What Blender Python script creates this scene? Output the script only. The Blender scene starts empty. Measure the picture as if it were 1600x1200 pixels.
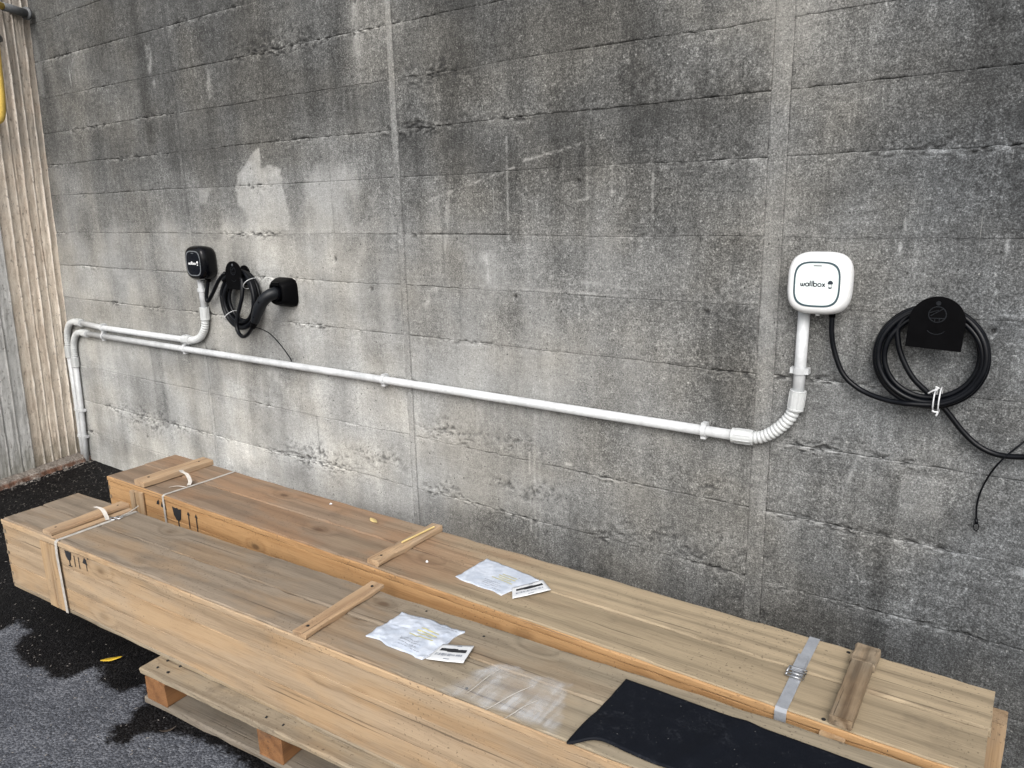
import bpy, bmesh, math, random
import numpy as np
from mathutils import Matrix, Vector, Euler

random.seed(7)
rng = np.random.default_rng(7)
scene = bpy.context.scene
col = scene.collection

# ------------------------------------------------------------------ camera, sky, sun, exposure
cam_d = bpy.data.cameras.new("camera")
cam = bpy.data.objects.new("camera", cam_d)
col.objects.link(cam)
cam_d.sensor_width = 36.0
cam_d.lens = 1171.5 / 1600 * 36.0
cam_d.clip_start = 0.05
cam_d.clip_end = 2000.0
YAW, PITCH, ROLL = -0.6255, 0.2375, -0.0246
f = Vector((math.sin(YAW) * math.cos(PITCH), math.cos(YAW) * math.cos(PITCH), -math.sin(PITCH)))
r = Vector((math.cos(YAW), -math.sin(YAW), 0))
u = r.cross(f)
r2 = math.cos(ROLL) * r + math.sin(ROLL) * u
u2 = -math.sin(ROLL) * r + math.cos(ROLL) * u
M4 = Matrix((( r2.x, u2.x, -f.x, 5.0099), (r2.y, u2.y, -f.y, -2.1908), (r2.z, u2.z, -f.z, 1.583), (0, 0, 0, 1)))
cam.matrix_world = M4
scene.camera = cam

SUN_DIR = Vector((0.55, -1.10, 1.05)).normalized()      # from the scene towards the sun
SUN_EL = math.asin(SUN_DIR.z)
SUN_AZ = math.atan2(SUN_DIR.x, SUN_DIR.y)
world = bpy.data.worlds.new("World")
scene.world = world
world.use_nodes = True
wn, wl = world.node_tree.nodes, world.node_tree.links
wn.clear()
sky = wn.new("ShaderNodeTexSky")
sky.sky_type = 'NISHITA'
sky.sun_disc = False
sky.sun_elevation = SUN_EL
sky.sun_rotation = SUN_AZ
sky.air_density = 1.0
sky.dust_density = 4.0
sky.ozone_density = 1.0
hs = wn.new("ShaderNodeHueSaturation")
hs.inputs["Saturation"].default_value = 0.30             # overcast: nearly colourless sky light
bgn = wn.new("ShaderNodeBackground")
bgn.inputs["Strength"].default_value = 0.135
wo = wn.new("ShaderNodeOutputWorld")
wl.new(sky.outputs[0], hs.inputs["Color"])
wl.new(hs.outputs[0], bgn.inputs["Color"])
wl.new(bgn.outputs[0], wo.inputs["Surface"])
sd = bpy.data.lights.new("sun", 'SUN')
sd.energy = 1.0
sd.angle = math.radians(34)
sd.color = (1.0, 0.97, 0.93)
so = bpy.data.objects.new("sun", sd)
so.rotation_euler = SUN_DIR.to_track_quat('Z', 'Y').to_euler()
so.location = (2, -4, 6)
col.objects.link(so)
scene.view_settings.view_transform = 'Standard'
scene.view_settings.look = 'None'
scene.view_settings.exposure = 0.85
scene.view_settings.gamma = 1.0
scene.view_settings.use_curve_mapping = False

# ------------------------------------------------------------------ helpers: objects
def tag(o, label=None, cat=None, group=None, kind=None):
    if label: o["label"] = label
    if cat: o["category"] = cat
    if group: o["group"] = group
    if kind: o["kind"] = kind
    return o

def empty(name, loc=(0, 0, 0), rz=0.0):
    o = bpy.data.objects.new(name, None)
    o.empty_display_size = 0.1
    o.location = loc
    o.rotation_euler = (0, 0, rz)
    col.objects.link(o)
    return o

def link(name, me, mat, parent=None, smooth=False):
    o = bpy.data.objects.new(name, me)
    if mat is not None and len(me.materials) == 0:
        me.materials.append(mat)
    if smooth:
        me.polygons.foreach_set("use_smooth", np.ones(len(me.polygons), dtype=bool))
    if parent is not None:
        o.parent = parent
    col.objects.link(o)
    return o

class MB:
    """collects verts and faces for ONE mesh"""
    def __init__(s): s.v = []; s.f = []
    def add(s, v, fs):
        b = len(s.v)
        s.v += [tuple(map(float, p)) for p in v]
        s.f += [tuple(i + b for i in q) for q in fs]
        return s
    def box(s, x0, x1, y0, y1, z0, z1):
        v = [(x, y, z) for x in (x0, x1) for y in (y0, y1) for z in (z0, z1)]
        return s.add(v, [(0, 1, 3, 2), (4, 6, 7, 5), (0, 4, 5, 1), (2, 3, 7, 6), (0, 2, 6, 4), (1, 5, 7, 3)])
    def mesh(s, name):
        me = bpy.data.meshes.new(name)
        me.from_pydata(s.v, [], s.f)
        me.update()
        return me
    def build(s, name, mat, parent=None, smooth=False):
        return link(name, s.mesh(name), mat, parent, smooth)

def tube_geo(pts, rad, n=12, cap=True):
    """tube along a polyline (parallel transport); rad is a number or a list"""
    P = [Vector(p) for p in pts]
    m = len(P)
    R = [rad] * m if not hasattr(rad, "__len__") else rad
    T = []
    for i in range(m):
        a = P[max(i - 1, 0)]; b = P[min(i + 1, m - 1)]
        t = (b - a)
        T.append(t.normalized() if t.length > 1e-9 else Vector((0, 0, 1)))
    ref = Vector((0, 1, 0)) if abs(T[0].y) < 0.9 else Vector((1, 0, 0))
    nrm = (ref - T[0] * ref.dot(T[0])).normalized()
    V = []; F = []
    for i in range(m):
        if i:
            nrm = nrm - T[i] * nrm.dot(T[i])
            nrm.normalize()
        bn = T[i].cross(nrm)
        for k in range(n):
            a = 2 * math.pi * k / n
            V.append(P[i] + (nrm * math.cos(a) + bn * math.sin(a)) * R[i])
    for i in range(m - 1):
        for k in range(n):
            k2 = (k + 1) % n
            F.append((i * n + k, i * n + k2, (i + 1) * n + k2, (i + 1) * n + k))
    if cap:
        F.append(tuple(reversed(range(n))))
        F.append(tuple((m - 1) * n + k for k in range(n)))
    return V, F

def spline(ctrl, per=10):
    """Catmull-Rom through control points"""
    C = [Vector(c) for c in ctrl]
    C = [C[0] * 2 - C[1]] + C + [C[-1] * 2 - C[-2]]
    out = []
    for i in range(1, len(C) - 2):
        p0, p1, p2, p3 = C[i - 1:i + 3]
        for k in range(per):
            t = k / per
            out.append(0.5 * ((2 * p1) + (p2 - p0) * t + (2 * p0 - 5 * p1 + 4 * p2 - p3) * t * t + (3 * p1 - p0 - 3 * p2 + p3) * t ** 3))
    out.append(C[-2])
    return out

def resample(pts, step):
    P = [Vector(p) for p in pts]
    L = [0.0]
    for a, b in zip(P, P[1:]): L.append(L[-1] + (b - a).length)
    n = max(2, int(L[-1] / step) + 1)
    out = []; j = 0
    for i in range(n):
        s = L[-1] * i / (n - 1)
        while j < len(L) - 2 and L[j + 1] < s: j += 1
        t = (s - L[j]) / max(L[j + 1] - L[j], 1e-9)
        out.append(P[j].lerp(P[j + 1], min(max(t, 0), 1)))
    return out

def plank_geo(x0, x1, y0, y1, z0, z1, axis='x', ch=0.003, jit=0.0012, step=0.06, warp=0.0):
    """a sawn board: chamfered section lofted along its axis, edges a little uneven"""
    lo = {'x': (x0, x1), 'y': (y0, y1), 'z': (z0, z1)}[axis]
    A = {'x': ((y0, y1), (z0, z1)), 'y': ((z0, z1), (x0, x1)), 'z': ((x0, x1), (y0, y1))}[axis]
    (a0, a1), (b0, b1) = A
    n = max(2, int(abs(lo[1] - lo[0]) / step) + 1)
    V = []; F = []
    ph = random.random() * 9
    for i in range(n):
        s = lo[0] + (lo[1] - lo[0]) * i / (n - 1)
        c = [ch * random.uniform(0.4, 1.7) for _ in range(8)]
        w = warp * math.sin(s * 2.1 + ph)
        sec = [(a0 + c[0], b0), (a1 - c[1], b0), (a1, b0 + c[2]), (a1, b1 - c[3]), (a1 - c[4], b1), (a0 + c[5], b1), (a0, b1 - c[6]), (a0, b0 + c[7])]
        for a, b in sec:
            a += random.uniform(-jit, jit) * 0.6; b += w + random.uniform(-jit, jit) * 0.35
            e = random.uniform(-jit, jit) if i in (0, n - 1) else 0
            V.append({'x': (s + e, a, b), 'y': (b, s + e, a), 'z': (a, b, s + e)}[axis])
    for i in range(n - 1):
        for k in range(8):
            k2 = (k + 1) % 8
            F.append((i * 8 + k, i * 8 + k2, (i + 1) * 8 + k2, (i + 1) * 8 + k))
    F.append(tuple(reversed(range(8)))); F.append(tuple((n - 1) * 8 + k for k in range(8)))
    return V, F

def plank(name, mat, parent, *a, **k):
    return MB().add(*plank_geo(*a, **k)).build(name, mat, parent)

def grid_mesh(name, X, Y, Z, attrs=None):
    """X, Y, Z are (ny, nx) arrays"""
    ny, nx = X.shape
    me = bpy.data.meshes.new(name)
    nv = nx * ny
    me.vertices.add(nv)
    co = np.stack([X, Y, Z], -1).reshape(-1).astype(np.float32)
    me.vertices.foreach_set("co", co)
    idx = np.arange(nv).reshape(ny, nx)
    q = np.stack([idx[:-1, :-1], idx[:-1, 1:], idx[1:, 1:], idx[1:, :-1]], -1).reshape(-1, 4)
    nf = len(q)
    me.loops.add(nf * 4)
    me.loops.foreach_set("vertex_index", q.reshape(-1).astype(np.int32))
    me.polygons.add(nf)
    me.polygons.foreach_set("loop_start", np.arange(0, nf * 4, 4, dtype=np.int32))
    me.polygons.foreach_set("loop_total", np.full(nf, 4, dtype=np.int32))
    for k, a in (attrs or {}).items():
        at = me.attributes.new(k, 'FLOAT', 'POINT')
        at.data.foreach_set("value", a.reshape(-1).astype(np.float32))
    me.update(calc_edges=True)
    me.polygons.foreach_set("use_smooth", np.ones(nf, dtype=bool))
    return me

def prism(poly, z0, z1):
    """extrude a 2-D polygon (x, y) to a solid (n-gon caps)"""
    n = len(poly)
    V = [(x, y, z0) for x, y in poly] + [(x, y, z1) for x, y in poly]
    F = [tuple(reversed(range(n))), tuple(range(n, 2 * n))]
    F += [(i, (i + 1) % n, n + (i + 1) % n, n + i) for i in range(n)]
    return V, F

def stroke_geo(pts, w, z0, z1, closed=False):
    """flat pen stroke of width w along 2-D points, as a thin solid"""
    P = [Vector((p[0], p[1])) for p in pts]
    m = len(P); V = []; F = []
    for i in range(m):
        a = P[(i - 1) % m] if (closed or i) else P[0]
        b = P[(i + 1) % m] if (closed or i < m - 1) else P[-1]
        t = (b - a)
        t = t.normalized() if t.length else Vector((1, 0))
        nn = Vector((-t.y, t.x)) * w / 2
        for z in (z0, z1):
            V.append((P[i].x + nn.x, P[i].y + nn.y, z)); V.append((P[i].x - nn.x, P[i].y - nn.y, z))
    for i in range(m if closed else m - 1):
        a = 4 * i; b = 4 * ((i + 1) % m)
        F += [(a + 2, a + 3, b + 3, b + 2), (a, b, b + 1, a + 1), (a, a + 2, b + 2, b), (a + 1, b + 1, b + 3, a + 3)]
    if not closed:
        F += [(0, 1, 3, 2)]
        a = 4 * (m - 1); F += [(a, a + 2, a + 3, a + 1)]
    return V, F

# numpy value noise
def vnoise(x, y, seed=0):
    x = np.asarray(x, dtype=np.float64); y = np.asarray(y, dtype=np.float64)
    xi = np.floor(x).astype(np.int64); yi = np.floor(y).astype(np.int64)
    fx = x - xi; fy = y - yi
    fx = fx * fx * (3 - 2 * fx); fy = fy * fy * (3 - 2 * fy)
    def h(a, b):
        n = (a * 374761393 + b * 668265263 + seed * 974634777) & 0xFFFFFFFF
        n = ((n ^ (n >> 13)) * 1274126177) & 0xFFFFFFFF
        n = n ^ (n >> 16)
        return (n & 0xFFFFFF) / float(0xFFFFFF)
    a = h(xi, yi); b = h(xi + 1, yi); c = h(xi, yi + 1); d = h(xi + 1, yi + 1)
    return (a * (1 - fx) + b * fx) * (1 - fy) + (c * (1 - fx) + d * fx) * fy

def fbm(x, y, seed=0, oct=4, gain=0.5):
    s = 0; a = 1; t = 0
    for o in range(oct):
        s = s + a * vnoise(x * 2 ** o, y * 2 ** o, seed + o * 17); t += a; a *= gain
    return s / t

def sstep(a, b, x):
    t = np.clip((x - a) / (b - a), 0, 1)
    return t * t * (3 - 2 * t)

def in_poly(x, y, poly):
    inside = np.zeros(x.shape, dtype=bool)
    n = len(poly)
    for i in range(n):
        x1, y1 = poly[i]; x2, y2 = poly[(i + 1) % n]
        if y1 == y2: continue
        c = ((y1 > y) != (y2 > y)) & (x < (x2 - x1) * (y - y1) / (y2 - y1) + x1)
        inside ^= c
    return inside

def poly_dist(x, y, poly):
    """signed distance, positive inside"""
    d = np.full(x.shape, 1e9)
    n = len(poly)
    for i in range(n):
        x1, y1 = poly[i]; x2, y2 = poly[(i + 1) % n]
        dx, dy = x2 - x1, y2 - y1
        t = np.clip(((x - x1) * dx + (y - y1) * dy) / (dx * dx + dy * dy + 1e-12), 0, 1)
        d = np.minimum(d, np.hypot(x - x1 - t * dx, y - y1 - t * dy))
    return np.where(in_poly(x, y, poly), d, -d)

# ------------------------------------------------------------------ helpers: materials
class NT:
    def __init__(s, name):
        s.m = bpy.data.materials.new(name)
        s.m.use_nodes = True
        s.t = s.m.node_tree; s.t.nodes.clear()
        s.out = s.n("ShaderNodeOutputMaterial")
        s.b = s.n("ShaderNodeBsdfPrincipled")
        s.l(s.b.outputs[0], s.out.inputs["Surface"])
    def n(s, typ, **kw):
        nd = s.t.nodes.new(typ)
        for k, v in kw.items(): setattr(nd, k, v)
        return nd
    def l(s, a, b): s.t.links.new(a, b)
    def set(s, sock, v):
        if hasattr(v, "is_output") or isinstance(v, bpy.types.NodeSocket): s.l(v, sock)
        else: sock.default_value = v
    def math(s, op, a, b=0.0, c=0.0, clamp=False):
        nd = s.n("ShaderNodeMath", operation=op, use_clamp=clamp)
        s.set(nd.inputs[0], a); s.set(nd.inputs[1], b); s.set(nd.inputs[2], c)
        return nd.outputs[0]
    def mapr(s, v, a, b, c=0.0, d=1.0, smooth=True):
        nd = s.n("ShaderNodeMapRange", interpolation_type='SMOOTHSTEP' if smooth else 'LINEAR')
        s.set(nd.inputs[0], v)
        for i, x in enumerate((a, b, c, d)): s.set(nd.inputs[i + 1], x)
        return nd.outputs[0]
    def mix(s, fac, a, b, blend='MIX'):
        nd = s.n("ShaderNodeMix", data_type='RGBA', blend_type=blend)
        s.set(nd.inputs[0], fac)
        for i, x in ((6, a), (7, b)):
            if isinstance(x, (tuple, list)): x = (*x[:3], 1.0)
            s.set(nd.inputs[i], x)
        return nd.outputs[2]
    def scale(s, vec, sc, off=(0, 0, 0)):
        nd = s.n("ShaderNodeMapping")
        s.l(vec, nd.inputs[0]); nd.inputs[3].default_value = sc; nd.inputs[1].default_value = off
        return nd.outputs[0]
    def noise(s, vec, sc, det=4.0, rough=0.55, dist=0.0):
        nd = s.n("ShaderNodeTexNoise")
        if vec is not None: s.l(vec, nd.inputs["Vector"])
        nd.inputs["Scale"].default_value = sc; nd.inputs["Detail"].default_value = det
        nd.inputs["Roughness"].default_value = rough; nd.inputs["Distortion"].default_value = dist
        return nd.outputs["Fac"]
    def voro(s, vec, sc, feature='F1'):
        nd = s.n("ShaderNodeTexVoronoi", feature=feature)
        if vec is not None: s.l(vec, nd.inputs["Vector"])
        nd.inputs["Scale"].default_value = sc
        return nd
    def ramp(s, v, stops):
        nd = s.n("ShaderNodeValToRGB")
        el = nd.color_ramp.elements
        while len(el) < len(stops): el.new(0.5)
        for e, (p, c) in zip(el, stops): e.position = p; e.color = (*c[:3], 1.0)
        s.set(nd.inputs[0], v)
        return nd.outputs[0]
    def bump(s, h, strength=0.3, dist=0.002, normal=None):
        nd = s.n("ShaderNodeBump")
        nd.inputs["Strength"].default_value = strength; nd.inputs["Distance"].default_value = dist
        s.l(h, nd.inputs["Height"])
        if normal is not None: s.l(normal, nd.inputs["Normal"])
        return nd.outputs[0]
    def done(s, color=None, rough=None, normal=None, **kw):
        def st(nm, v):
            if isinstance(v, (tuple, list)) and len(v) == 3: v = (*v, 1.0)
            s.set(s.b.inputs[nm], v)
        if color is not None: st("Base Color", color)
        if rough is not None: st("Roughness", rough)
        if normal is not None: s.l(normal, s.b.inputs["Normal"])
        for k, v in kw.items(): st(k.replace("_", " "), v)
        return s.m

def plain(name, colr, rough=0.5, grime=0.15, sc=30.0, bump=0.0, metallic=0.0, spec=0.5):
    t = NT(name)
    tc = t.n("ShaderNodeTexCoord").outputs["Object"]
    a = t.noise(tc, sc, 5.0, 0.65)
    b = t.noise(tc, sc * 6, 3.0, 0.6)
    k = t.math('ADD', t.math('MULTIPLY', a, 0.7), t.math('MULTIPLY', b, 0.3))
    m = t.mapr(k, 0.30, 0.70)
    c = t.mix(m, tuple(x * (1 - grime) for x in colr), tuple(min(1, x * (1 + grime * 0.4)) for x in colr))
    rr = t.mapr(k, 0.3, 0.7, max(0.02, rough - 0.06), min(1, rough + 0.08))
    nrm = t.bump(k, bump, 0.001) if bump else None
    return t.done(c, rr, nrm, Metallic=metallic, Specular_IOR_Level=spec)
# ------------------------------------------------------------------ materials
def mat_concrete():
    t = NT("board_marked_concrete")
    pos = t.n("ShaderNodeNewGeometry").outputs["Position"]
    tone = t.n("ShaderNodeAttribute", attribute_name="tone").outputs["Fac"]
    pit = t.n("ShaderNodeAttribute", attribute_name="pit").outputs["Fac"]
    warm = t.n("ShaderNodeAttribute", attribute_name="warm").outputs["Fac"]
    n1 = t.noise(pos, 9.0, 6.0, 0.62)
    n2 = t.noise(pos, 48.0, 5.0, 0.68)
    n3 = t.noise(pos, 170.0, 3.0, 0.7)
    st = t.noise(t.scale(pos, (42.0, 1.0, 2.2)), 1.0, 4.0, 0.6)
    hg = t.noise(t.scale(pos, (5.0, 1.0, 210.0)), 1.0, 3.0, 0.6)
    # contrast of the speckle: strong where the tone is dark, weak where pale
    def sp(n, amp, prev=None):
        q = t.math('MULTIPLY', t.mapr(n, 0.30, 0.70, -1.0, 1.0, False), amp)
        return q if prev is None else t.math('ADD', prev, q)
    dk = t.mapr(tone, 0.06, 0.26, 1.0, 0.34)
    n4 = t.noise(pos, 330.0, 2.0, 0.6)
    v = sp(n1, 0.36)
    v = sp(n2, 0.70, v)
    v = sp(n3, 1.10, v)
    v = sp(n4, 0.90, v)
    v = sp(st, 0.24, v)
    v = sp(hg, 0.16, v)
    v = t.math('MULTIPLY', v, dk)
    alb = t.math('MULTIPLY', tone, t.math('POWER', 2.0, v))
    cool = t.ramp(alb, [(0.0, (0.0, 0.0, 0.0)), (1.0, (0.955, 1.0, 1.03))])
    warmc = t.ramp(alb, [(0.0, (0.0, 0.0, 0.0)), (1.0, (1.03, 1.0, 0.915))])
    nb = t.noise(pos, 2.6, 3.0, 0.5)
    wf = t.math('ADD', warm, t.mapr(nb, 0.35, 0.7, -0.25, 0.25), clamp=True)
    c = t.mix(wf, cool, warmc)
    # lime bloom: small pale flecks, and thin runs of it
    fl = t.mapr(t.noise(pos, 85.0, 2.0, 0.5), 0.68, 0.76)
    c = t.mix(t.math('MULTIPLY', fl, 0.35), c, (0.46, 0.46, 0.44))
    run = t.noise(t.scale(pos, (75.0, 1.0, 1.3), (3.1, 0, 1.7)), 1.0, 2.0, 0.5)
    runm = t.noise(pos, 3.4, 2.0, 0.5)
    c = t.mix(t.math('MULTIPLY', t.mapr(run, 0.695, 0.76), t.mapr(runm, 0.48, 0.62, 0.0, 0.65)), c, (0.50, 0.50, 0.48))
    # pepper of open pores on the cleaner concrete
    pep = t.math('MULTIPLY', t.mapr(t.noise(pos, 120.0, 2.0, 0.5), 0.61, 0.68), t.mapr(n1, 0.35, 0.65, 0.15, 0.75))
    c = t.mix(pep, c, t.mix(0.72, c, (0.02, 0.02, 0.02)))
    # air holes and open pits are coloured near black
    vo = t.voro(pos, 34.0)
    bh = t.math('MULTIPLY', t.mapr(vo.outputs["Distance"], 0.07, 0.13, 1.0, 0.0), t.mapr(vo.outputs["Color"], 0.80, 0.84))
    c = t.mix(t.math('MULTIPLY', bh, 0.8), c, (0.03, 0.03, 0.03))
    c = t.mix(t.math('MULTIPLY', pit, 0.85, clamp=True), c, (0.02, 0.02, 0.021))
    h = t.math('ADD', t.math('MULTIPLY', n2, 0.8), t.math('MULTIPLY', n3, 0.8))
    h = t.math('ADD', h, t.math('MULTIPLY', hg, 0.5))
    h = t.math('SUBTRACT', h, t.math('MULTIPLY', bh, 1.5))
    return t.done(c, 0.9, t.bump(h, 0.55, 0.0022), Specular_IOR_Level=0.25)

def mat_ribbed(name, ca, cb, sc=(45, 45, 12.0)):
    t = NT(name)
    pos = t.n("ShaderNodeNewGeometry").outputs["Position"]
    oi = t.n("ShaderNodeObjectInfo").outputs["Random"]
    n1 = t.noise(pos, 6.0, 5.0, 0.6)
    n2 = t.noise(t.scale(pos, sc), 1.0, 5.0, 0.65)
    n3 = t.noise(pos, 120.0, 4.0, 0.7)
    k = t.math('ADD', t.math('MULTIPLY', n1, 0.35), t.math('MULTIPLY', n2, 0.4))
    k = t.math('ADD', k, t.math('MULTIPLY', n3, 0.25))
    k = t.math('ADD', k, t.math('MULTIPLY', t.math('SUBTRACT', oi, 0.5), 0.08))
    c = t.mix(t.mapr(k, 0.34, 0.66), ca, cb)
    sz = t.n("ShaderNodeSeparateXYZ"); t.l(pos, sz.inputs[0])
    soot = t.math('MULTIPLY', t.mapr(t.math('ADD', sz.outputs[2], t.math('MULTIPLY', t.math('SUBTRACT', n1, 0.5), 2.2)), 1.5, 2.9), 0.62)
    c = t.mix(soot, c, (0.17, 0.16, 0.15))
    foot = t.math('MULTIPLY', t.mapr(t.math('ADD', sz.outputs[2], t.math('MULTIPLY', t.math('SUBTRACT', n2, 0.5), 0.5)), 0.02, 0.26, 1.0, 0.0), 0.55)
    c = t.mix(foot, c, (0.16, 0.155, 0.115))
    lip = t.n("ShaderNodeAttribute", attribute_name="lip").outputs["Fac"]
    c = t.mix(t.math('MULTIPLY', lip, 0.8, clamp=True), c, (0.88, 0.83, 0.75))
    bh = t.mapr(t.noise(t.scale(pos, (70.0, 70.0, 42.0)), 1.0, 3.0, 0.6), 0.60, 0.70)
    c = t.mix(t.math('MULTIPLY', bh, 0.55), c, (0.10, 0.08, 0.065))
    h = t.math('SUBTRACT', t.math('ADD', n3, n2), bh)
    return t.done(c, 0.92, t.bump(h, 0.5, 0.003), Specular_IOR_Level=0.2)

def mat_wood(name, light, dark, grey=None, grey_amt=0.0, far=None, far_rng=(1.4, 2.6), knot=0.55, ax='x', dirt=0.25, bump=0.35, ring=95.0, ra=0.13, flat=None):
    """sawn softwood, grain along the object's local x (ax='x'), y or z"""
    t = NT(name)
    tc = t.n("ShaderNodeTexCoord").outputs["Object"]
    oi = t.n("ShaderNodeObjectInfo").outputs["Random"]
    cb = t.n("ShaderNodeCombineXYZ")
    for i, k in enumerate((17.3, 5.1, 9.7)): t.l(t.math('MULTIPLY', oi, k), cb.inputs[i])
    va = t.n("ShaderNodeVectorMath", operation='ADD'); t.l(tc, va.inputs[0]); t.l(cb.outputs[0], va.inputs[1])
    p = va.outputs[0]
    ki = 'xyz'.index(ax)
    def st(a, b):
        v = [b, b, b]; v[ki] = a
        return t.scale(p, tuple(v))
    kv = [8.5, 8.5, 8.5]; kv[ki] = 4.2
    if flat: kv['xyz'.index(flat)] = 0.0
    vo = t.voro(t.scale(p, tuple(kv)), 1.0)
    gate = t.mapr(vo.outputs["Color"], 0.78 - 0.5 * knot, 0.80 - 0.5 * knot)
    dk = vo.outputs["Distance"]
    near = t.math('MULTIPLY', t.mapr(dk, 0.0, 0.45, 1.0, 0.0), gate)
    low = t.noise(st(0.9, 5.0), 1.0, 3.0, 0.5)
    sep = t.n("ShaderNodeSeparateXYZ"); t.l(p, sep.inputs[0])
    oth = [i for i in range(3) if i != ki]
    s = t.math('ADD', sep.outputs[oth[0]], t.math('MULTIPLY', sep.outputs[oth[1]], 0.8))
    ph = t.math('MULTIPLY', s, ring)
    ph = t.math('ADD', ph, t.math('MULTIPLY', low, 16.0))
    ph = t.math('ADD', ph, t.math('MULTIPLY', near, 9.0))
    rings = t.math('MULTIPLY_ADD', t.math('SINE', ph), 0.5, 0.5)
    rings = t.math('POWER', rings, 2.2)
    fib = t.noise(st(7.0, 240.0), 1.0, 3.0, 0.6)
    fib2 = t.noise(st(1.6, 46.0), 1.0, 4.0, 0.6)
    g = t.math('ADD', t.math('MULTIPLY', rings, ra), t.math('MULTIPLY', fib, 0.34))
    g = t.math('ADD', g, t.math('MULTIPLY', fib2, 0.36))
    gm = t.mapr(g, 0.22, 0.66)
    c = t.mix(gm, light, dark)
    bl = t.noise(st(2.2, 7.0), 1.0, 5.0, 0.6)
    if grey is not None:
        gf = t.math('MULTIPLY', t.mapr(bl, 0.5 - 0.22 * grey_amt, 0.72 - 0.3 * grey_amt), min(1.0, grey_amt + 0.15))
        gg = t.mix(gm, tuple(x * 1.12 for x in grey), tuple(x * 0.55 for x in grey))
        c = t.mix(gf, c, gg)
    if far is not None:
        sx = t.n("ShaderNodeSeparateXYZ"); t.l(tc, sx.inputs[0])
        xx = t.math('ADD', sx.outputs[0], t.math('MULTIPLY', t.math('SUBTRACT', bl, 0.5), 1.6))
        c = t.mix(t.mapr(xx, far_rng[0], far_rng[1]), c, t.mix(gm, far, tuple(x * 0.5 for x in far)))
    # board to board tone, stains, soot specks, knots
    hv = t.n('ShaderNodeHueSaturation'); t.l(c, hv.inputs['Color']); t.l(t.mapr(oi, 0.0, 1.0, 0.90, 1.10, False), hv.inputs['Value']); c = hv.outputs[0]
    fs = t.noise(st(14.0, 420.0), 1.0, 2.0, 0.5)
    c = t.mix(t.math('MULTIPLY', t.mapr(fs, 0.52, 0.70), 0.35), c, t.mix(0.5, c, (0.03, 0.02, 0.012)))
    d1 = t.noise(tc, 5.5, 6.0, 0.68)
    c = t.mix(t.math('MULTIPLY', t.mapr(d1, 0.55, 0.75), dirt), c, (0.055, 0.042, 0.034))
    sp = t.math('MULTIPLY', t.mapr(t.noise(tc, 120.0, 2.0, 0.5), 0.63, 0.69), t.mapr(t.noise(tc, 4.0, 3.0, 0.5), 0.42, 0.62, 0.15, 1.0))
    c = t.mix(t.math('MULTIPLY', sp, 0.60), c, (0.05, 0.035, 0.025))
    kc = t.math('MULTIPLY', t.mapr(dk, 0.05, 0.13, 1.0, 0.0), gate)
    c = t.mix(t.math('MULTIPLY', kc, 0.8), c, (0.075, 0.04, 0.022))
    kh = t.math('MULTIPLY', t.math('MULTIPLY', t.mapr(dk, 0.10, 0.30, 1.0, 0.0), gate), 0.35)
    c = t.mix(kh, c, tuple(x * 0.45 for x in light))
    ck = t.mapr(t.noise(st(1.6, 110.0), 1.0, 2.0, 0.5), 0.66, 0.72)
    c = t.mix(t.math('MULTIPLY', ck, 0.6), c, (0.04, 0.028, 0.02))
    h = t.math('SUBTRACT', t.math('ADD', t.math('MULTIPLY', fib, 0.8), t.math('MULTIPLY', rings, 0.5)), ck)
    return t.done(c, t.mapr(bl, 0.3, 0.7, 0.62, 0.85), t.bump(h, bump, 0.0015), Specular_IOR_Level=0.3)

def mat_asphalt():
    t = NT("wet_and_dry_asphalt")
    pos = t.n("ShaderNodeNewGeometry").outputs["Position"]
    dry = t.n("ShaderNodeAttribute", attribute_name="dry").outputs["Fac"]
    e = t.noise(pos, 26.0, 5.0, 0.65)
    e2 = t.noise(pos, 110.0, 2.0, 0.6)
    dd = t.math('ADD', dry, t.math('MULTIPLY', t.math('SUBTRACT', e, 0.5), 0.075))
    dd = t.math('ADD', dd, t.math('MULTIPLY', t.math('SUBTRACT', e2, 0.5), 0.03))
    m = t.mapr(dd, -0.014, 0.020)
    vo = t.voro(pos, 150.0)
    gr = vo.outputs["Color"]
    n = t.noise(pos, 70.0, 4.0, 0.7)
    big = t.noise(pos, 4.0, 4.0, 0.6)
    k = t.math('ADD', t.math('MULTIPLY', gr, 0.35), t.math('MULTIPLY', n, 0.45))
    k = t.math('ADD', k, t.math('MULTIPLY', big, 0.35))
    cd = t.ramp(k, [(0.28, (0.020, 0.022, 0.026)), (0.55, (0.060, 0.065, 0.077)), (0.80, (0.165, 0.172, 0.19))])
    cw = t.ramp(k, [(0.30, (0.0018, 0.0018, 0.0022)), (0.62, (0.0065, 0.0062, 0.0066)), (0.85, (0.026, 0.025, 0.025))])
    c = t.mix(m, cw, cd)
    rg = t.mapr(m, 0.0, 1.0, 0.55, 0.9)
    h = t.math('ADD', t.math('MULTIPLY', vo.outputs["Distance"], -1.0), t.math('MULTIPLY', n, 0.8))
    return t.done(c, rg, t.bump(h, 0.9, 0.004), Specular_IOR_Level=t.mapr(m, 0.0, 1.0, 0.05, 0.22))

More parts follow.
